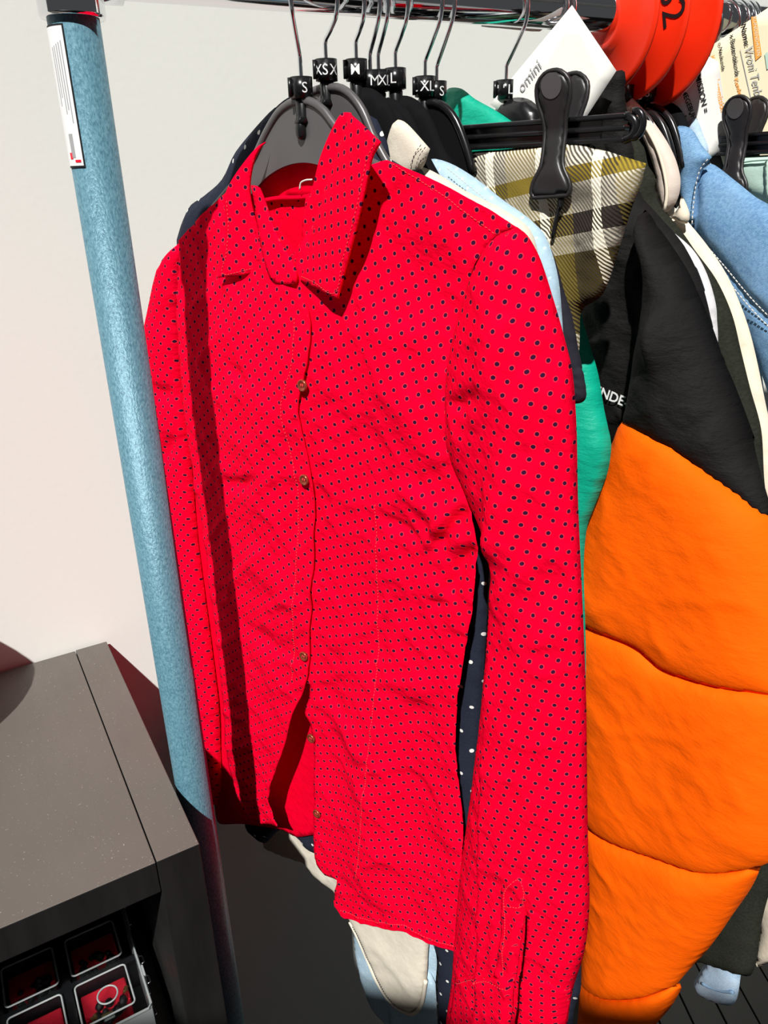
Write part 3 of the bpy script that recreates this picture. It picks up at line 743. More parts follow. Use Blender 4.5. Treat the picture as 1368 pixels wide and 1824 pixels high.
sheet('right_front', FPm(right_px), front_n, M['red'], shirt, sp=.0036, rot=.25)
# back panel and yoke seen through the neck and the open hem
def back_n(s, t): return -.0065+.002*fbm(s, t, 9, 6, .3, 2, 40)
back_px = [(472, 356), (500, 352), (552, 350), (640, 305), (688, 287), (800, 337), (918, 406, 1), (860, 500), (815, 640), (810, 800), (830, 980), (815, 1200), (800, 1400), (790, 1640), (700, 1640), (630, 1590), (600, 1530), (570, 1489), (530, 1489), (505, 1478), (480, 1472), (440, 1466), (392, 1466), (384, 1440), (378, 1300), (352, 1000), (326, 830), (314, 600), (322, 432, 1), (385, 370), (440, 345)]
sheet('back', FR.pts(back_px, -.008), back_n, M['redin'], shirt, sp=.006)
sheet('collar_back', FR.pts([(448, 312), (480, 272), (540, 262), (600, 240), (645, 285), (600, 365), (552, 354), (500, 355), (470, 362)], -.011), lambda s, t: np.full(len(s), -.0115)+.001*fbm(s, t, 30, 30, 0, 2, 8), M['redin'], shirt, th=.002, sp=.005)
# the yoke's inside behind the neck
def yoke_n(s, t): return -.010+.12*(np.clip(-.14-t, 0, .1))
yk = [(470, 360, 1), (500, 352), (550, 350, 1), (590, 330), (600, 400), (560, 470), (520, 470), (480, 425)]
sheet('yoke', FR.pts(yk, -.004), lambda s, t: -.006+.0015*fbm(s, t, 30, 30, 0, 2, 3), M['red'], shirt, sp=.004)
line_tube('collar_band', spline(FR.pts([(468, 358), (500, 353), (552, 350), (600, 330)], -.004), .004, False), lambda s, t: np.full(len(s), -.003), .0022, M['redin'], shirt)
# collar: stand and leaves
def leaf(name, px, n_in, n_out, axis, label=None, wv=0.0, rot=0.0):
    # a tilted leaf: depth grows from the fold line (axis: two pixels) outwards
    a, b = FR.pts(axis, .5*(n_in+n_out)); a, b = np.array(a[:2]), np.array(b[:2]); ax = b-a; L = np.linalg.norm(ax); ax /= L; nr = np.array([ax[1], -ax[0]])
    cc = np.mean([q[:2] for q in FR.pts(px, .5*(n_in+n_out))], axis=0)
    if (cc-a)@nr < 0: nr = -nr
    def nf(s, t):
        d = (s-a[0])*nr[0]+(t-a[1])*nr[1]; u = np.clip(d/.055, 0, 1); return n_in+(n_out-n_in)*np.sqrt(u)+wv*np.sin(((s-a[0])*ax[0]+(t-a[1])*ax[1])*55)*u
    ol = FR.pts(px, nf)
    o = sheet(name, ol, nf, M['red'], shirt, th=.0022, sp=.0032, rot=rot, label=label)
    c_ = np.mean([p[:2] for p in ol], axis=0)
    st_ = spline([(c_[0]+(p[0]-c_[0])*.90, c_[1]+(p[1]-c_[1])*.93, p[2]) for p in ol], .0035)
    return o, nf, st_
def stitches(st, nf, par, mat, r=.00032, gap=.0032, ln=.0019):
    P = np.asarray(st)[:, :2]; d = np.concatenate([[0], np.cumsum(np.linalg.norm(np.diff(P, axis=0), axis=1))]); parts = []
    for u in np.arange(0, d[-1]-ln, gap):
        q = np.array([[np.interp(v, d, P[:, k]) for k in (0, 1)] for v in (u, u+ln)]); n = nf(q[:, 0], q[:, 1])+.0003
        parts.append(tube_vf([(q[0, 0], -n[0], q[0, 1]), (q[1, 0], -n[1], q[1, 1])], r, 4))
    o = mesh('stitching', *join_vf(parts), mat, par); o['kind'] = 'stuff'; return o
lf, nfl, stl = leaf('collar_leaf', [(470, 253, 1), (440, 282), (412, 322), (400, 352), (402, 400), (397, 455), (388, 495, 1), (432, 490), (476, 477, 1), (470, 448), (456, 402), (443, 340), (450, 288)], .010, .034, [(476, 477), (455, 288)], wv=.0)
stitches(spline(FR.pts([(404, 358), (407, 405), (403, 455), (396, 488), (432, 483), (470, 472)], nfl), .004, False), nfl, lf, M['thread'])
rf, nfr, str_ = leaf('collar_leaf', [(613, 200), (635, 214), (676, 253, 1), (661, 282), (646, 350), (632, 410), (616, 470), (600, 532, 1), (560, 512), (530, 490), (514, 466, 1), (536, 430), (539, 388), (556, 335), (570, 280), (595, 222)], .012, .038, [(605, 200), (520, 470)], wv=.0, rot=.5)
stitches(spline(FR.pts([(668, 256), (654, 284), (640, 350), (626, 408), (610, 465), (597, 522), (560, 503), (532, 482), (521, 468)], nfr), .004, False), nfr, rf, M['thread'])
def stand_n(s, t): return .020+.25*np.clip(-.17-t, 0, .06)
sheet('collar_stand', FR.pts([(444, 330, 1), (458, 335), (478, 385), (500, 430), (522, 462), (533, 488), (532, 503), (510, 506), (490, 498), (478, 474), (462, 420)], .026), lambda s, t: .0245+.10*np.clip(-.15-t, 0, .06), M['red'], shirt, th=.002, sp=.004)
sheet('collar_stand', FR.pts([(545, 352, 1), (590, 330), (600, 400), (560, 470), (530, 480), (516, 466), (536, 428)], .010), lambda s, t: np.full(len(s), .0105), M['red'], shirt, th=.002, sp=.004)
# care label loop at the neck
line_tube('neck_loop', spline(FR.pts([(534, 338), (536, 326), (545, 321), (556, 320)], .002), .002, False), lambda s, t: np.full(len(s), .002), .0008, M['wthread'], shirt)
# placket stitching and free-edge tube
def pl_n(s, t): return left_n(s, t)
ed = spline(FPm(LE+LE2[:4]), .006, False); line_tube('placket_edge', ed, lambda s, t: left_n(s, t)+.0002, .0008, M['redin'], shirt)
inn = spline(FPm([(x-27, y+4) for x, y, *_ in LE[1:]]), .006, False); stitches(inn, left_n, shirt, M['thread'])
hem = spline(FPm([(810, 1690), (765, 1677), (717, 1650), (662, 1643), (632, 1633), (606, 1618)]), .005, False); stitches(hem, front_n, shirt, M['thread'])
line_tube('hem_roll', spline(FPm([(806, 1696), (765, 1684), (735, 1668), (717, 1658), (690, 1655), (662, 1650), (632, 1640), (606, 1626), (596, 1604)]), .005, False), lambda s, t: front_n(s, t)-.0005, .0016, M['redin'], shirt)
stitches(spline(FPm([(666, 900), (668, 1100), (664, 1300), (640, 1560)]), .005, False), front_n, shirt, M['thread'])
stitches(spline(FPm([(700, 292), (800, 355), (884, 418)]), .005, False), front_n, shirt, M['thread'])
def button(px, nf, k):
    s_, t_ = FR.pts([px], nf)[0][:2]; n_ = float(nf(np.array([s_]), np.array([t_]))[0])
    R = .0052; prf_ = [(0, .0012), (R*.55, .0012), (R*.72, .0022), (R*.92, .0024), (R, .0014), (R, 0)]
    V, Fc = lathe_vf(prf_[::-1], 24); V = [(s_+v[0], -(n_+v[2]+.0006), t_+v[1]) for v in V]
    b = mesh('button', V, Fc, M['button'], shirt, label='copper brown button')
    hl = [tube_vf([(s_+dx*R*.22, -(n_+.0022), t_-R*.28), (s_+dx*R*.22, -(n_+.0022), t_+R*.28)], .0004, 5) for dx in (-1, 1)]
    mesh('button_thread', *join_vf(hl), M['thread'], b)
for i, p in enumerate([(541, 686), (544, 854), (543, 1168)]): button(p, left_n, i)
for i, p in enumerate([(556, 1314), (566, 1448)]): button(p, front_n, i)
# near sleeve
SD = Folds(); SN = .014
def sc(L, w, a, kind='ridge', taper=True): SD.add(FR.pts(L, SN+.018), w, a, kind, taper)
sc([(905, 560), (880, 650), (850, 760)], .012, .006); sc([(960, 640), (930, 760), (905, 900), (890, 1100)], .016, .008); sc([(985, 560), (960, 700), (935, 860)], .010, -.004)
sc([(800, 725), (840, 715), (870, 690)], .006, -.005); sc([(850, 1000), (870, 975), (900, 940)], .012, .007)
sc([(868, 1010), (866, 1200), (864, 1400), (860, 1745), (856, 1800)], .035, .007, 'step', False); sc([(905, 1180), (895, 1400), (905, 1560)], .02, .003)
sc([(930, 1080), (990, 1040), (1030, 1030)], .012, -.003); sc([(920, 800), (980, 812), (1030, 830)], .006, -.002); sc([(905, 1160), (960, 1165), (1030, 1175)], .006, -.0018)
sc([(1000, 1640), (960, 1700), (930, 1740)], .015, -.004); sc([(870, 1650), (920, 1635), (960, 1600)], .010, -.003); sc([(870, 960), (905, 870)], .01, .004)
sc([(904, 1920), (914, 1800), (926, 1700), (936, 1622)], .018, .0055, 'step', False); sc([(890, 1690), (893, 1580), (925, 1557), (940, 1585)], .004, .0016, 'ridge', False)
w2 = wr(23, .8)
def slv(s, t): return SD(s, t)+w2(s, t)
sleeve_px = [(921, 404, 1), (940, 420), (962, 460), (985, 530), (1005, 600), (1020, 665), (1027, 760), (1030, 900), (1038, 1080), (1044, 1240), (1046, 1400), (1048, 1520), (1050, 1610), (1042, 1690), (1022, 1758, 1), (940, 1750), (860, 1740), (810, 1735, 1), (815, 1640), (824, 1540), (838, 1440), (852, 1330), (866, 1200), (876, 1080), (884, 985), (868, 955), (832, 870), (800, 790), (798, 720), (804, 640), (824, 555), (848, 480), (880, 425)]
k0 = sleeve_px.index((1022, 1758, 1)); k1 = sleeve_px.index((810, 1735, 1))
sleeve_px = sleeve_px[:k0]+[(1020, 1765), (1010, 1830), (1000, 1915, 1), (900, 1915), (788, 1915, 1), (798, 1810)]+[(808, 1735)]+sleeve_px[k1+1:]
SOL = FR.pts(sleeve_px, SN)
_so = spline(SOL, .006)
def sl_front(s, t):
    d = seg_dist(np.stack([s, t], 1), _so, np.roll(_so, -1, 0)); return SN+.026*prof(d/.050)+slv(s, t)*np.clip(d/.010, 0, 1)
SCUT = np.array([p[:2] for p in FR.pts([(934, 1634), (944, 1630), (943, 1680), (938, 1740), (932, 1800), (922, 1910), (894, 1910), (902, 1812), (911, 1750), (922, 1690)], sl_front)])
pillow('sleeve', SOL, M['red'], shirt, SN, .026, .006, .050, slv, sp=.0030, rot=.9, dedge=.010, arc=True, cut=SCUT)
sheet('slit_facing', FR.pts([(938, 1618, 1), (940, 1640), (938, 1680), (934, 1718), (930, 1752, 1), (954, 1754, 1), (960, 1700), (962, 1630)], sl_front), lambda s, t: sl_front(s, t)+.0008, M['red'], shirt, .0014, .0030, rot=.9)
slit = [(937, 1624), (931, 1670), (925, 1715), (919, 1760), (913, 1810), (905, 1905)]
_sl = np.array([p[:2] for p in FR.pts(slit, sl_front)])
def to_slit(s, t): return seg_dist(np.stack([s, t], 1), _sl[:-1], _sl[1:])
cl = [(812, 1738, 1), (850, 1736), (900, 1742), (919, 1750, 1), (912, 1812), (903, 1905, 1), (850, 1905), (793, 1905, 1), (803, 1805)]
crt = [(930, 1742, 1), (970, 1748), (1017, 1760, 1), (1006, 1830), (996, 1905, 1), (950, 1905), (915, 1905, 1), (924, 1812)]
sheet('cuff', FR.pts(cl, sl_front), lambda s, t: sl_front(s, t)+.0014+.0018*np.exp(-to_slit(s, t)/.012), M['red'], shirt, .0018, .0034, rot=.6)
sheet('cuff', FR.pts(crt, sl_front), lambda s, t: sl_front(s, t)+.0010, M['red'], shirt, .0016, .0034, rot=.6)
plk = [(893, 1582, 1), (925, 1557, 1), (941, 1585, 1), (937, 1624), (931, 1670), (925, 1715), (919, 1748, 1), (880, 1738, 1), (889, 1690), (893, 1630)]
pk_ = sheet('sleeve_placket', FR.pts(plk, sl_front), lambda s, t: sl_front(s, t)+.0010+.0018*np.exp(-to_slit(s, t)/.010)*np.clip((FR.px(930, 1610, .04)[1]-t)/.02, 0, 1), M['red'], shirt, .0012, .0030, rot=.9)
for q in ([(897, 1735), (901, 1640), (900, 1588), (925, 1564), (935, 1588), (932, 1612)], [(899, 1612), (932, 1612)]):
    stitches(spline(FR.pts(q, sl_front), .004, False), lambda s, t: sl_front(s, t)+.0016, pk_, M['thread'])
stitches(spline(FR.pts([(815, 1746), (860, 1744), (915, 1752)], sl_front), .004, False), lambda s, t: sl_front(s, t)+.0030, shirt, M['thread'])
# far sleeve, behind the post
FSN = -.002
far_px = [(325, 428, 1), (290, 462), (276, 520), (262, 600), (266, 660), (280, 700), (276, 740), (280, 800), (290, 870), (300, 950), (308, 1020), (326, 1150), (345, 1300), (362, 1400), (388, 1438, 1), (394, 1400), (392, 1330), (388, 1250), (372, 1120), (352, 960), (338, 800), (326, 680), (322, 560)]
FFD = Folds().add(FR.pts([(285, 690), (305, 700), (318, 690)], 0), .008, -.008).add(FR.pts([(300, 820), (315, 790), (322, 770)], 0), .008, -.008)
far_px = [(p[0]-(0 if i < 2 or i > 14 else 3),)+tuple(p[1:]) for i, p in enumerate(far_px)]
pillow('sleeve', FR.pts(far_px, FSN), M['red'], shirt, FSN, .014, .010, .03, lambda s, t: wr(31, .7)(s, t)+FFD(s, t), sp=.006, rot=-.3)

# ------------------------------------------------------------------ the other clothes on the rail
def wrk(seed, f=10, a=.004, a2=.0015, ang=.6):
    return lambda s, t: crumple(s, t, f, a, seed, ang, 1.5)+crumple(s, t, f*2.6, a2, seed+5, -.5, 1.8)
# navy shirt with white dots, right behind the red one
FNV = Frame(577, 131)
plate_hanger(FNV, (577, 126), 'dark grey plastic plate hanger marked XS behind the red shirt hanger', [('XS', -.55, 1), ('X', .72, 0)], 'grey', -.35, None, PL=PLATE2)
nv = fthing('shirt', FNV, 'navy blue shirt with white polka dots hanging right behind the red shirt', 'shirt')
nav_px = [(480, 200), (500, 190), (560, 240), (640, 245), (690, 280), (800, 345), (905, 420), (900, 560), (880, 800), (872, 1000), (862, 1200), (850, 1400), (838, 1500), (830, 1600), (815, 1900, 1), (782, 1900, 1), (776, 1760), (764, 1670), (640, 1560), (600, 1530), (566, 1522), (545, 1512), (530, 1490), (500, 1478), (470, 1502), (445, 1484), (434, 1460), (430, 1400), (420, 1200), (400, 900), (370, 700), (345, 500), (315, 440), (335, 372), (362, 350), (395, 320), (420, 270)]
pillow('body', FNV.pts(nav_px), M['navy'], nv, 0, .007, .006, .02, wrk(51, 9, .003), sp=.008)
pillow('collar', FNV.pts([(480, 200), (520, 170), (600, 180), (655, 205), (668, 212), (688, 258), (692, 280), (660, 290), (600, 240), (520, 230), (470, 230)], -.002), M['navy'], nv, -.004, .003, .003, .01, sp=.006)
pillow('sleeve', FNV.pts([(905, 420), (960, 500), (1000, 640), (1010, 900), (1020, 1300), (1030, 1600), (1034, 1760), (1022, 1800), (1012, 1905, 1), (880, 1905), (872, 1600), (880, 1200), (885, 800), (885, 560)]), M['navy'], nv, -.001, .007, .005, .02, wrk(53, 9, .002), sp=.009)
# velvet hangers
FV1 = Frame(632, 132); FV2 = Frame(657, 133); FV3 = Frame(672, 133.5); FV4 = Frame(703, 133)
plate_hanger(FV1, (629, 126), 'black velvet hanger marked M behind the dark grey hangers', [('M', -.12, 1)], 'velvet', -.5, None, PL=PLATE2)
plate_hanger(FV2, (650, 146), 'black velvet hanger whose ring is hidden behind ring M', [('M', .4, 0)], 'velvet', -.45, None, PL=PLATE2)
plate_hanger(FV3, (661, 146), 'black velvet hanger marked XXL between hangers M and L', [('XXL', .2, 0)], 'velvet', -.45, None, PL=PLATE2)
plate_hanger(FV4, (685, 143), 'black velvet hanger marked L just above the cream collar', [('L', -.2, 1)], 'velvet', -.4, None, PL=PLATE2)
# cream denim shirt
FC = Frame(650, 132)
cs = fthing('shirt', FC, 'cream denim shirt, its collar showing at the red shirt shoulder', 'shirt')
cream_px = [(640, 310), (690, 284, 1), (760, 300), (830, 340), (900, 375), (945, 410), (960, 470), (960, 700), (900, 1000), (800, 1300), (772, 1600), (763, 1690), (760, 1745), (752, 1788), (736, 1804), (712, 1795), (692, 1776), (672, 1744), (655, 1705), (640, 1670), (625, 1640), (600, 1592), (562, 1560), (548, 1540), (530, 1534), (500, 1524), (469, 1510, 1), (467, 1462, 1), (470, 1300), (440, 900), (430, 500), (520, 380)]
pillow('body', FC.pts(cream_px), M['cream'], cs, 0, .009, .006, .03, wrk(61, 8, .004, .001), sp=.007)
co = pillow('collar', FC.pts([(690, 292), (689, 255), (697, 222), (709, 213), (726, 221), (766, 265, 1), (752, 300), (720, 318)], .008), M['cream'], cs, .008, .005, .004, .012, sp=.004)
zf = lambda k: (lambda s, t: np.full(len(s), k))
for q in ([(760, 262), (748, 280), (742, 302)], [(752, 258), (740, 276), (732, 300)]):
    stitches(spline(FC.pts(q, .012), .003, False), zf(.0132), co, M['bthread'])
hp = spline(FC.pts([(745, 1790), (735, 1796), (712, 1788), (694, 1769), (676, 1738), (660, 1702), (645, 1668), (632, 1645)], .004), .004, False)
stitches(hp, zf(.0095), cs, M['bthread'], .0004)
line_tube('hem_roll', spline(FC.pts([(760, 1745), (752, 1788), (736, 1804), (712, 1795), (692, 1776), (672, 1744), (655, 1705), (640, 1670), (625, 1640)]), .005, False), zf(.002), .0028, M['cream'], cs)
# pale blue dotted denim shirt
FB = Frame(692, 132.5)
bs = fthing('shirt', FB, 'pale blue denim shirt with faint dots, its hem hanging below the cream one', 'shirt')
blue_px = [(700, 320), (762, 284), (800, 290), (848, 318), (897, 357), (936, 384), (969, 416), (984, 452), (995, 498), (1000, 548), (1005, 640), (1000, 900), (960, 1200), (880, 1500), (800, 1640), (785, 1760), (785, 1905, 1), (740, 1905), (715, 1850), (690, 1822), (664, 1792), (646, 1750), (636, 1705), (630, 1670), (628, 1600), (620, 1000), (600, 500)]
pillow('body', FB.pts(blue_px), M['pale'], bs, 0, .010, .006, .03, wrk(71, 8, .005, .001), sp=.007)
pillow('shirt_tail', FB.pts([(668, 1740), (690, 1790), (694, 1840), (700, 1905, 1), (780, 1905), (778, 1760), (740, 1700), (680, 1690)], .010), M['pale'], bs, .010, .006, .003, .02, sp=.006)
stitches(spline(FB.pts([(800, 300), (880, 365), (935, 410), (965, 460), (985, 540)], .008), .004, False), zf(.0100), bs, M['wthread'])
# hangers XL / S
FXL = Frame(757, 133); 
plate_hanger(FXL, (745, 156), 'black plastic plate hanger marked XL beside the cream collar', [('L', -1.0, 0), ('XL', .25, 1)], 'black', -.3, None, PL=PLATE3)
# charcoal short sleeved top
FT = Frame(745, 133)
tp = fthing('top', FT, 'charcoal short sleeved top with a gathered elastic cuff', 'top')
top_px = [(765, 300), (776, 272), (790, 276), (805, 294), (850, 325), (905, 372), (945, 400), (975, 430), (990, 466), (1006, 522), (1019, 562), (1030, 620), (1036, 668), (1000, 690), (940, 900), (900, 1200), (800, 1200), (760, 700)]
pillow('body', FT.pts(top_px), M['darktop'], tp, 0, .007, .006, .02, wrk(81, 8, .003), sp=.007)
cf = FT.pts([(1012, 660), (1034, 655), (1042, 680), (1044, 708), (1034, 718), (1016, 716), (1008, 690)], .003)
pillow('elastic_cuff', cf, M['darktop'], tp, .003, .007, .007, .012, lambda s, t: .0022*np.sin(t*900+s*300), sp=.0025)
# plaid skirt on a clip hanger
FPd = Frame(778, 132.5)
b0 = FPd.px(1128, 213); c1 = FPd.px(1000, 240)
clip_hanger(FPd, (770, 164), (1000, 235), -b0[0], b0[0]-.004, 'black clip hanger marked S holding the olive plaid skirt', [('S', .55, 0)], [(c1[0], .06), (-c1[0]+.02, -.03)], -.3)
pk = fthing('skirt', FPd, 'olive, brown and cream plaid skirt clipped to the black clip hanger', 'skirt')
pl_px = [(770, 292), (830, 272), (900, 266), (955, 258), (1000, 250), (1035, 252), (1090, 272), (1151, 291, 1), (1143, 325), (1125, 372), (1110, 420), (1095, 470), (1075, 522), (1058, 538), (1042, 546), (1034, 560), (1032, 620), (1026, 652, 1), (960, 660), (860, 640), (790, 500)]
PLD = Folds().add(FPd.pts([(992, 345), (988, 380), (980, 430)], 0), .004, -.006, 'sharp').add(FPd.pts([(1035, 255), (1030, 300), (1010, 360)], 0), .006, .006).add(FPd.pts([(1120, 300), (1090, 400), (1060, 500)], 0), .02, .006).add(FPd.pts([(1040, 330), (1020, 420), (1000, 480)], 0), .02, -.005).add(FPd.pts([(1005, 425), (1040, 425), (1095, 410)], 0), .006, .004, 'step')
pillow('skirt_body', FPd.pts(pl_px), M['plaid'], pk, 0, .010, .006, .02, lambda s, t: PLD(s, t)+wrk(91, 9, .004, .001)(s, t), sp=.005, rot=-.18)
pillow('waistband', FPd.pts([(775, 292), (800, 283), (840, 274), (850, 280), (800, 292), (780, 300)], .010), M['plaid'], pk, .010, .002, .002, .004, sp=.004)
zp = fthing  # (zipper below the clip)
zs_ = FPd.pts([(1001, 350), (996, 368), (990, 392), (984, 424)], .012)
line_tube('zipper', spline(zs_, .003, False), zf(.0118), .0016, M['plastic'], pk)
pillow('zipper_pull', FPd.pts([(994, 352), (1004, 350), (1003, 366), (996, 376), (992, 366)], .014), M['plastic'], pk, .0135, .0015, .001, .003, sp=.002)
# teal padded jacket
FTL = Frame(905, 137)
t_ = fthing('hanger', FTL, 'glossy black plastic hanger marked L left of the white card', 'hanger'); tr_ = FTL.px(903, 160)[1]
hook(t_, tr_, -.2); size_ring(t_, FTL, tr_, [('L', .55, 0), ('-', -.5, 0)]); plug(t_, tr_)
dm = FTL.pts([(872, 222), (880, 200), (893, 184), (915, 174), (940, 176), (958, 190), (968, 215), (1010, 260), (1080, 330), (1060, 350), (980, 300), (880, 300), (800, 330), (790, 310), (850, 250)])
pillow('shoulder_piece', dm, M['plastic'], t_, 0, .010, .010, .014, sp=.005)
tj = fthing('jacket', FTL, 'teal green padded jacket between the plaid skirt and the orange jacket', 'jacket')
tl_px = [(790, 330), (800, 290), (860, 262), (930, 255), (985, 300), (1020, 420), (1036, 560), (1052, 618), (1066, 668), (1076, 728), (1084, 765), (1089, 792), (1084, 835), (1072, 870), (1058, 905), (1046, 938), (1040, 1000), (1035, 1300), (950, 1500), (820, 1500), (790, 900)]
TLD = Folds().add(FTL.pts([(1040, 735), (1060, 740), (1078, 745)], .02), .006, -.006).add(FTL.pts([(1045, 850), (1065, 840), (1085, 820)], .02), .008, -.004).add(FTL.pts([(1042, 905), (1065, 880)], .02), .006, -.003)
pillow('body', FTL.pts(tl_px), M['teal'], tj, 0, .022, .012, .045, lambda s, t: TLD(s, t)+wrk(95, 9, .005, .001)(s, t), sp=.006)
pillow('hood', FTL.pts([(782, 262), (785, 205), (791, 168), (800, 157), (822, 158), (846, 176), (885, 198), (925, 226), (965, 256), (950, 285), (880, 290), (800, 290)], .012), M['teal'], tj, .012, .009, .006, .02, wrk(97, 14, .005, .001), sp=.004)
# black and orange padded jacket
FO = Frame(1058, 142)
oj = fthing('jacket', FO, 'large padded jacket with black shoulders and bright orange quilted sleeve', 'jacket')
body_px = [(930, 215), (940, 175), (965, 150), (1010, 150), (1052, 164), (1110, 205), (1122, 290), (1140, 345), (1170, 380), (1220, 440), (1255, 520), (1270, 620), (1240, 760), (1120, 790), (1085, 790), (1060, 700), (1030, 560), (1000, 420)]
OBD = Folds().add(FO.pts([(1085, 480), (1075, 600), (1090, 700)], .02), .014, .005).add(FO.pts([(1060, 560), (1075, 640), (1100, 740)], .02), .010, -.004).add(FO.pts([(1130, 560), (1120, 640), (1110, 720)], .02), .010, -.004)
bfun = lambda s, t: OBD(s, t)+wrk(101, 12, .006, .002)(s, t)
pillow('black_yoke', FO.pts(body_px), M['black'], oj, 0, .024, .02, .05, bfun, sp=.005)
pillow('lower_body', FO.pts([(1086, 788), (1125, 790), (1250, 770), (1250, 1500), (1060, 1500), (1050, 960), (1090, 835)]), M['orange'], oj, -.004, .024, .03, .05, wrk(103, 9, .004), sp=.010)
pillow('collar', FO.pts([(958, 215), (965, 160), (1000, 148), (1045, 165), (1066, 146), (1100, 126), (1113, 128), (1112, 160), (1116, 215), (1128, 285), (1100, 300), (1020, 270)], .006), M['black'], oj, .006, .010, .012, .02, wrk(105, 20, .005, .0015), sp=.004)
# sleeve: black cap and orange quilted tubes
SO = .030
cap_px = [(1146, 374), (1176, 412), (1204, 452), (1226, 488), (1244, 528), (1262, 570), (1288, 640), (1318, 715), (1342, 780), (1388, 900), (1390, 930, 1), (1345, 875), (1300, 838), (1245, 790), (1205, 770), (1160, 755), (1118, 752, 1), (1130, 690), (1140, 620), (1152, 560), (1154, 480), (1140, 420)]
CPD = Folds().add(FO.pts([(1170, 540), (1165, 600), (1180, 660)], SO+.03), .009, .008).add(FO.pts([(1150, 570), (1180, 470), (1170, 420)], SO+.03), .014, -.007).add(FO.pts([(1230, 775), (1270, 735), (1310, 700)], SO+.03), .006, -.005).add(FO.pts([(1190, 640), (1210, 540), (1205, 470)], SO+.03), .02, .006).add(FO.pts([(1290, 830), (1320, 800), (1350, 780)], SO+.03), .006, -.004)
q1 = [(1116, 742, 1), (1160, 744), (1210, 764), (1245, 783), (1300, 828), (1345, 866), (1392, 915, 1), (1425, 1000), (1430, 1100), (1425, 1225, 1), (1368, 1206), (1300, 1190), (1225, 1166), (1175, 1128), (1110, 1105), (1042, 1092, 1), (1038, 1020), (1040, 950), (1056, 903), (1082, 838)]
q2 = [(1042, 1092, 1), (1110, 1105), (1175, 1128), (1225, 1166), (1300, 1190), (1368, 1206), (1425, 1225, 1), (1430, 1350), (1415, 1535, 1), (1368, 1530), (1290, 1524), (1223, 1500), (1167, 1483), (1113, 1464), (1052, 1443, 1), (1050, 1350), (1046, 1200)]
q3 = [(1052, 1443, 1), (1113, 1464), (1167, 1483), (1223, 1500), (1290, 1524), (1368, 1530, 1), (1352, 1562), (1336, 1588), (1312, 1622), (1290, 1654), (1262, 1690), (1236, 1718), (1215, 1743, 1), (1161, 1750), (1102, 1744), (1047, 1732, 1), (1052, 1640), (1056, 1560)]
q4 = [(1047, 1732, 1), (1102, 1744), (1161, 1750), (1215, 1743, 1), (1214, 1760), (1196, 1792), (1168, 1828), (1140, 1890), (1110, 1930, 1), (1036, 1930, 1), (1042, 1830)]
slv_px = [(1120, 742), (1132, 690), (1142, 620), (1154, 560), (1156, 480), (1142, 420), (1146, 374), (1176, 412), (1204, 452), (1226, 488), (1244, 528), (1262, 570), (1288, 640), (1318, 715), (1342, 780), (1400, 900), (1425, 1000), (1440, 1150), (1432, 1400), (1405, 1500), (1368, 1545), (1336, 1592), (1290, 1658), (1236, 1722), (1190, 1800), (1140, 1890), (1100, 1960), (1034, 1960), (1044, 1740), (1050, 1560), (1046, 1300), (1036, 1000), (1060, 900)]
slv_ol = spline(FO.pts(slv_px, SO), .012)
def slv_base(s, t):
    p = np.stack([s, t], 1); d = seg_dist(p, slv_ol, np.roll(slv_ol, -1, 0)); d = np.where(inside(p, slv_ol), d, 0); return .040*prof(d/.075)
pillow('sleeve_cap', FO.pts(cap_px, SO), M['black'], oj, SO-.002, .010, .02, .03, lambda s, t: CPD(s, t)+wrk(107, 11, .005, .0018)(s, t), sp=.005, base=slv_base, dedge=.02)
for k, q in enumerate((q1, q2, q3, q4)):
    pillow('quilt_section', FO.pts(q, SO), M['orange'], oj, SO, .0115, .03, .034, wrk(111+k*7, 10, .0026, .0011), sp=.0050, dedge=.025, rot=.2*k, base=slv_base)
tx0, tx1 = FO.px(1054, 700, .0262), FO.px(1116, 726, .0262)
NB_ = lambda p, n: np.array([p[0], -n, p[1]])
text_on('UNDE-', NB_(tx0, .0262), NB_(tx1, .0262), np.array([.25, 0, 1.]), M['white_ink'], oj, 'lettering', 1.0, .0, np.array([0, -1., 0]), None, .02)
# grey rib knit sweater
FG = Frame(1082, 143)
sw = fthing('sweater', FG, 'light grey rib knit sweater edging out behind the black jacket shoulder', 'sweater')
sw_px = [(1080, 360), (1138, 366, 1), (1165, 384), (1200, 414), (1232, 442), (1254, 476), (1270, 520), (1277, 562), (1270, 640), (1180, 700), (1080, 600)]
pillow('body', FG.pts(sw_px, 0), M['rib'], sw, 0, .008, .006, .012, lambda s, t: .0010*np.sin(t*1500+s*900), sp=.0035)
# dark olive felt coat
FF = Frame(1105, 144)
fc = fthing('coat', FF, 'dark olive felt coat hanging between the black jacket and the beige coat', 'coat')
felt_px = [(1095, 250), (1127, 243), (1147, 262), (1155, 296), (1167, 314), (1166, 342), (1178, 370), (1210, 406), (1238, 446), (1276, 498), (1304, 560), (1320, 625), (1336, 690), (1356, 765), (1362, 860), (1380, 1000), (1400, 1200), (1400, 1400), (1378, 1560), (1362, 1620), (1354, 1660), (1350, 1700), (1336, 1738), (1300, 1730), (1255, 1716), (1200, 1700), (1150, 1500), (1100, 800)]
pillow('body', FF.pts(felt_px), M['felt'], fc, 0, .014, .010, .03, lambda s, t: wrk(121, 8, .004, .001)(s, t)+Folds().add(FF.pts([(1130, 330), (1150, 350), (1170, 345)]), .006, .006)(s, t), sp=.007)
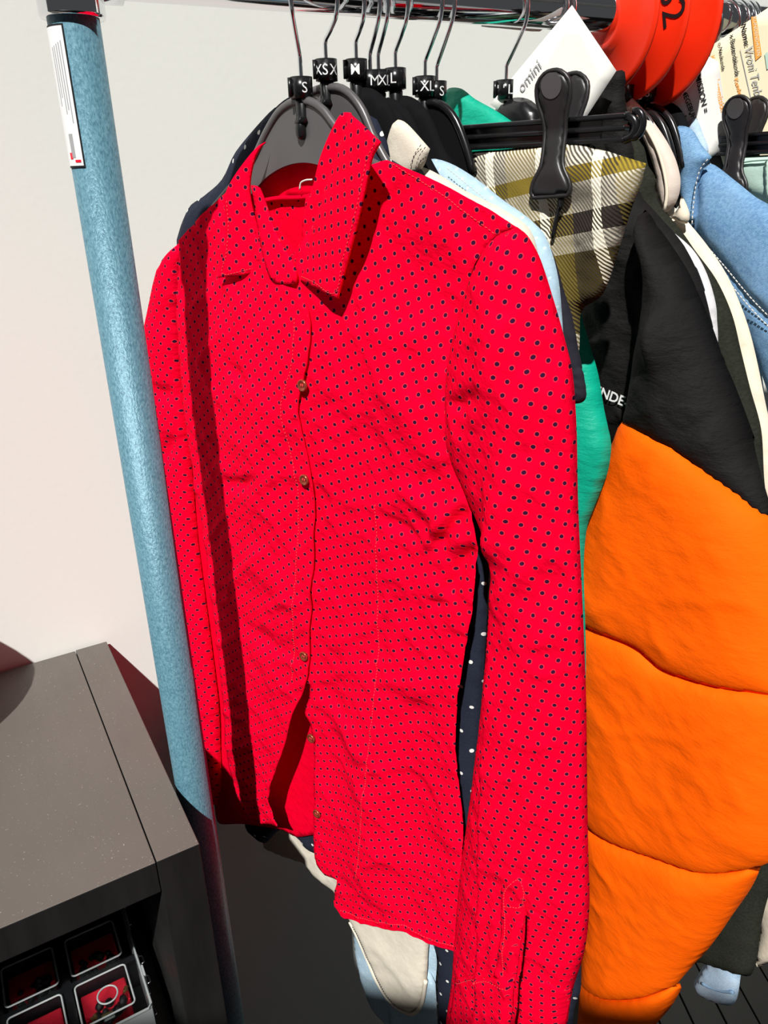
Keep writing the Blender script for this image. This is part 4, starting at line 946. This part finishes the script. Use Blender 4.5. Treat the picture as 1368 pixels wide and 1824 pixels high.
# beige coat
FE = Frame(1150, 146)
be = fthing('coat', FE, 'beige canvas coat with satin lined collar band, left of the denim jacket', 'coat')
be_px = [(1120, 300), (1160, 310), (1185, 350), (1228, 398), (1262, 440), (1294, 488), (1318, 540), (1336, 592), (1350, 650), (1364, 720), (1385, 820), (1420, 1000), (1440, 1400), (1420, 1700), (1366, 1716), (1348, 1722), (1345, 1690), (1352, 1640), (1300, 1500), (1200, 900), (1130, 500)]
pillow('body', FE.pts(be_px), M['beige'], be, 0, .012, .010, .03, wrk(131, 8, .004, .001), sp=.007)
band = FE.pts([(1113, 178), (1122, 172), (1142, 190), (1165, 218), (1188, 252), (1204, 285), (1212, 318), (1210, 345), (1200, 368), (1184, 378), (1176, 352), (1170, 318), (1160, 280), (1142, 240), (1122, 205)], .016)
bnd = pillow('collar_band', band, M['beige2'], be, .016, .010, .008, .016, wrk(133, 14, .002, .001), sp=.004)
line_tube('collar_seam', spline(FE.pts([(1122, 190), (1150, 226), (1172, 268), (1184, 310), (1188, 345), (1184, 374)], .026), .004, False), zf(.0262), .0016, M['beige'], be)
pillow('collar_front', FE.pts([(1116, 232), (1142, 240), (1162, 285), (1172, 330), (1184, 378), (1205, 395), (1222, 398), (1226, 380), (1212, 350), (1205, 372), (1185, 385), (1165, 340), (1148, 300)], .014), M['beige'], be, .012, .005, .004, .008, sp=.004)
# blue denim jacket
FJ = Frame(1200, 147)
dj = fthing('jacket', FJ, 'mid blue denim jacket with white seam stitching at the right', 'jacket')
dj_px = [(1220, 395), (1236, 340), (1250, 305), (1268, 292), (1310, 322), (1345, 350), (1390, 380), (1450, 480), (1490, 800), (1500, 1180), (1430, 1190), (1392, 900), (1370, 705), (1340, 620), (1300, 530), (1262, 460), (1236, 425)]
DJD = Folds().add(FJ.pts([(1240, 418), (1290, 478), (1340, 540), (1400, 600)], .015), .004, -.006, 'sharp', False).add(FJ.pts([(1246, 300), (1240, 350), (1238, 415)], .015), .004, -.004, 'sharp', False)
pillow('body', FJ.pts(dj_px), M['denim'], dj, 0, .020, .012, .045, lambda s, t: DJD(s, t)+wrk(141, 8, .004, .001)(s, t), sp=.0045)
cj = pillow('collar', FJ.pts([(1192, 243), (1200, 232), (1210, 224), (1232, 230), (1250, 258), (1268, 280, 1), (1252, 302), (1243, 335), (1238, 385), (1236, 412), (1226, 392), (1212, 345), (1208, 295)], .016), M['denim'], dj, .016, .010, .006, .018, wrk(143, 16, .003, .001), sp=.004, rot=.5)
for q, k in (([(1262, 284), (1248, 303), (1240, 336), (1235, 385), (1234, 405)], .0235), ([(1244, 420), (1290, 472), (1342, 534), (1400, 592)], .0195), ([(1240, 428), (1285, 484), (1338, 548), (1395, 606)], .0195)):
    stitches(spline(FJ.pts(q, k), .004, False), zf(k+.001), dj, M['wthread'], .0006, .0042, .0030)
# light denim collar peeking out behind, and its long leg below
FLJ = Frame(1225, 148)
lj = fthing('trousers', FLJ, 'light blue denim trousers whose frayed hem shows below the felt coat', 'trousers')
pillow('waist', FLJ.pts([(1202, 216), (1222, 211), (1240, 211), (1252, 238), (1262, 270), (1240, 290), (1215, 270)], .004), M['ldenim'], lj, .004, .005, .004, .008, sp=.004)
lp = [(1240, 290), (1262, 280), (1330, 500), (1380, 900), (1370, 1300), (1345, 1560), (1324, 1690), (1319, 1740), (1313, 1778), (1302, 1791), (1280, 1788), (1260, 1781), (1243, 1768), (1236, 1752), (1246, 1732), (1265, 1690), (1250, 1400), (1240, 800)]
pillow('leg', FLJ.pts(lp, -.02), M['ldenim'], lj, -.02, .010, .008, .025, wrk(151, 9, .004, .001), sp=.007)
line_tube('hem_ridge', spline(FLJ.pts([(1250, 1752), (1266, 1760), (1288, 1766), (1306, 1768)], -.012), .004, False), zf(-.0125), .0022, M['ldenim'], lj)
# mint trousers on the second clip hanger
FM = Frame(1258, 148)
cm = FM.px(1300, 262, .02)
mt = fthing('trousers', FM, 'pale mint green trousers clipped to the black hanger at the right edge', 'trousers')
clip_hanger(FM, (1262, 165), (1300, 258), -.16, .17, 'black clip hanger at the right edge holding the mint trousers', [], [(cm[0], .10), (-cm[0], 0)], -.3)
pillow('waist', FM.pts([(1296, 292), (1316, 280), (1368, 276), (1440, 272), (1480, 600), (1490, 1150), (1410, 1150), (1390, 600), (1372, 374), (1340, 352), (1314, 334)]), M['mint'], mt, 0, .010, .008, .015, wrk(161, 12, .002, .001), sp=.005)
line_tube('waist_seam', spline(FM.pts([(1316, 290), (1340, 286), (1400, 282)], .011), .004, False), zf(.0108), .0012, M['mint'], mt)
pillow('belt_loop', FM.pts([(1362, 288), (1372, 288), (1374, 352), (1364, 352)], .012), M['mint'], mt, .0115, .002, .001, .003, sp=.003)

# ------------------------------------------------------------------ cards, papers, rail discs
def flat_frame(px0, dist_frame_pt, az):
    """vertical plane facing the room: point on it and azimuth of its right-hand direction"""
    f = Frame(684, az); f.P = np.array(dist_frame_pt, float); return f
def paper(name, fr, px, mat, label, cat='card', th=.0006, curl=0.0):
    t = fthing(name, fr, label, cat)
    o = sheet('sheet', fr.pts(px), lambda s, t_: curl*(s**2)+.0006*fbm(s, t_, 12, 12, 0, 2, 5), mat, t, th, .012, step=.01); return t
def write(fr, t, s, a, b, mat, hs=1.0, n=.0009, bold=0.0, shear=0, name='handwriting', upright=1):
    p0, p1 = fr.px(a[0], a[1], n), fr.px(b[0], b[1], n); ax = p1-p0; up = np.array([-ax[1], ax[0]])*upright
    return text_on(s, NB_(p0, n), NB_(p1, n), np.array([up[0], 0, up[1]]), mat, t, name, hs, 0, np.array([0, -1., 0]), None, bold, shear)
# white card threaded on a hook
pR = rail_at(985); FK = flat_frame(0, pR+np.array([-.01, -.03, 0]), 98)
card = paper('price_card', FK, [(1019, 9, 1), (1098, 126, 1), (1040, 215, 1), (985, 262, 1), (873, 186, 1)], M['paper'], 'large white card with faint pencil writing hooked beside the orange discs')
write(FK, card, 'omini', (931, 165), (968, 116), M['grey_ink'], 1.0, .0012, 0, .3)
for k, (hx, ex, ey) in enumerate(((975, 966, 40), (988, 985, 62))):
    f = Frame(hx, 140); t = fthing('wire_hook', f, ['thin chrome wire hook left of the white card hole', 'thin chrome wire hook passing through the hole of the white card'][k], 'hook')
    e = f.px(ex, ey, .012)
    Rr = .0205; c = RAILR+.0016-Rr
    P = [(Rr*math.cos(math.radians(a)), 0, c+Rr*math.sin(math.radians(a))) for a in np.linspace(200, 0, 20)]
    P += [(Rr*.98, -.002, c-.012), (e[0]*.6+Rr*.4, -.008, (c-.012+e[1])/2), (e[0], -.012, e[1])]
    mesh('wire', *tube_vf(P, .0019, 10), M['wire'], t)
# torn white paper strip under the rail
FS = flat_frame(0, rail_at(930)+RN*.02+np.array([0, 0, 0]), 64.5)
paper('paper_strip', FS, [(858, 38), (880, 36), (935, 34), (965, 22), (990, 6), (992, 26), (975, 46), (962, 56), (930, 54), (890, 50), (858, 47)], M['paper'], 'small creased strip of white paper along the underside of the rail', 'paper')
# cream form sheets with handwriting
FP1 = flat_frame(0, rail_at(1300)+np.array([-.01, -.045, 0]), 96)
form = paper('form_sheet', FP1, [(1368, 14, 1), (1440, 60, 1), (1440, 330, 1), (1300, 330, 1), (1262, 205, 1), (1258, 120, 1), (1272, 78, 1)], M['paper_y'], 'cream handwritten customer form at the upper right edge', 'paper')
W1 = lambda s, a, b, mt, hs=1.0, bold=0, sh=0, up=1: write(FP1, form, s, a, b, mt, hs, .0012, bold, sh, upright=up)
W1('Name:', (1320, 45), (1327, 83), M['black_ink'], .9, .02)
W1('Vroni Tenbend', (1326, 88), (1350, 200), M['grey_ink'], 1.2, 0, .2)
W1('x Bestandskunde', (1300, 62), (1310, 136), M['black_ink'], 1.1, .015)
W1('o Neukunde', (1279, 77), (1286, 126), M['black_ink'], .95, .015)
W1('Kundennr :', (1308, 141), (1321, 188), M['orange_ink'], .9, .02)
W1('Kautionskommission', (1263, 102), (1284, 200), M['orange_ink'], 1.2, .02)
def strip(fr, t, L, mat, name, n=.0010):
    P = [fr.px(x, y, n) for x, y in L]; return mesh(name, [(p[0], -n, p[1]) for p in P], [tuple(range(len(P)))], mat, t, smooth=False)
strip(FP1, form, [(1338, 30), (1347, 29), (1357, 98), (1346, 108)], M['orange_ink'], 'highlighter_mark')
W1('KUNDENDATEN', (1341, 31), (1349, 100), M['paper_y'], .9, .01)
strip(FP1, form, [(1362, 96), (1367, 92), (1372, 120), (1366, 124)], M['teal_ink'], 'marker_spot')
strip(FP1, form, [(1318, 88), (1319, 88), (1343, 196), (1341, 196)], M['grey_ink'], 'underline')
FP2 = flat_frame(0, rail_at(1285)+np.array([-.01, -.040, 0]), 92)
fm2 = paper('form_sheet', FP2, [(1262, 100, 1), (1280, 110, 1), (1300, 260, 1), (1250, 290, 1), (1205, 200, 1), (1190, 196, 1), (1236, 112, 1)], M['paper'], 'white sheet with black block capitals beside the last orange disc', 'paper')
W2 = lambda s, a, b, hs=1.0, bold=.015: write(FP2, fm2, s, a, b, M['black_ink'], hs, .0012, bold)
W2('OMMISSION =', (1233, 112), (1253, 202)); W2('NAHMEGEBUHR', (1205, 138), (1236, 222))
W2(':', (1220, 206), (1221, 209), 1.0)
FP3 = flat_frame(0, rail_at(1290)+np.array([-.01, -.030, 0]), 92)
fm3 = paper('form_sheet', FP3, [(1170, 150, 1), (1215, 150, 1), (1240, 240, 1), (1180, 240, 1)], M['paper'], 'white sheet corner in the shade under the last orange disc', 'paper')
write(FP3, fm3, 'SP', (1185, 166), (1192, 184), M['black_ink'], 1.0, .0012, .015)
# red-orange size discs on the rail
def disc(hx, label, R=.064, marks=()):
    f = Frame(hx, 64.5+90); t = fthing('rail_disc', f, label, 'size disc', 'red-orange size discs')
    cz = -.006; th = .0026
    prf_ = [(RAILR+.003, -.007), (RAILR+.008, -.007), (RAILR+.010, -th), (R-.004, -th), (R, -th*.3), (R, th*.3), (R-.004, th), (RAILR+.010, th), (RAILR+.008, .007), (RAILR+.003, .007), (RAILR+.003, -.007)]
    V, Fc = lathe_vf(prf_, 64)
    V = [(v[0], v[2], v[1]+cz) for v in V]; Fc = [q[::-1] for q in Fc]
    mesh('plate', V, Fc, M['disc'], t)
    for s_, a, b in marks: write(f, t, s_, a, b, M['black_ink'], 1.1, th+.0006, .0, name='marker_number')
    return t, f
disc(1086, 'red-orange round size disc on the rail, leftmost of the three', R=.061)
disc(1134, 'red-orange round size disc marked 62 in black, middle of the three', marks=[('62', (1176, -16), (1182, 52))])
disc(1180, 'red-orange round size disc, rightmost of the three beside the form', R=.070)
# hangers between and beyond the discs
for k, (hx, trp, letters, lab) in enumerate([
        (1125, (1113, 168), [], 'black plastic hanger whose hook is left of the orange discs'),
        (1146, (1133, 171), [('XS', .0, 0)], 'black plastic hanger marked XS under the first orange disc'),
        (1163, (1150, 166), [('S', .2, 0)], 'black plastic hanger under the middle orange disc'),
        (1187, (1174, 156), [('S', .5, 0)], 'black velvet hanger marked S under the rightmost orange disc')]):
    f = Frame(hx, 143+k); tr = f.px(*trp)[1]; x0 = f.px(*trp)[0]
    t = fthing('hanger', f, lab, 'hanger')
    P = hook_path(tr, -.05); lx = [(x0*np.clip((-.02-p[1])/.03, 0, 1)+p[0]*.9, 0, p[1]) for p in P]
    mesh('hook', *tube_vf(lx, .0017, 10), M['wire'], t, label='chrome wire hook')
    size_ring(t, f, tr, letters, x0=x0); plug(t, tr, x0=x0)
    vel = k == 3
    ol = [(x0+p[0], tr+p[1])+tuple(p[2:]) for p in PLATE3]
    pillow('shoulder_plate', ol, M['velvet' if vel else 'plastic'], t, 0, .003, .003, .003, sp=.008, step=.006)
    if not vel:
        top = spline([ol[i] for i in (9, 10, 11, 12, 13, 0, 1, 2, 3, 4)], .006, False); mesh('plate_rim', *tube_vf([(p[0], -.001, p[1]) for p in top], .0032, 8), M['plastic'], t)
for k, hx in enumerate((1282, 1302, 1318, 1330)):
    f = Frame(hx, 150+k); t = fthing('hanger', f, 'bare chrome hanger hook on the rail behind the form, %s from the left' % ('first', 'second', 'third', 'fourth')[k], 'hanger', 'hooks behind the form')
    hook(t, -.075, -.1*k); plug(t, -.075)
    pillow('shoulder_plate', [(p[0]*.9, -.075+p[1]*.9)+tuple(p[2:]) for p in PLATE2], M['plastic'], t, 0, .003, .003, .003, sp=.012, step=.01)
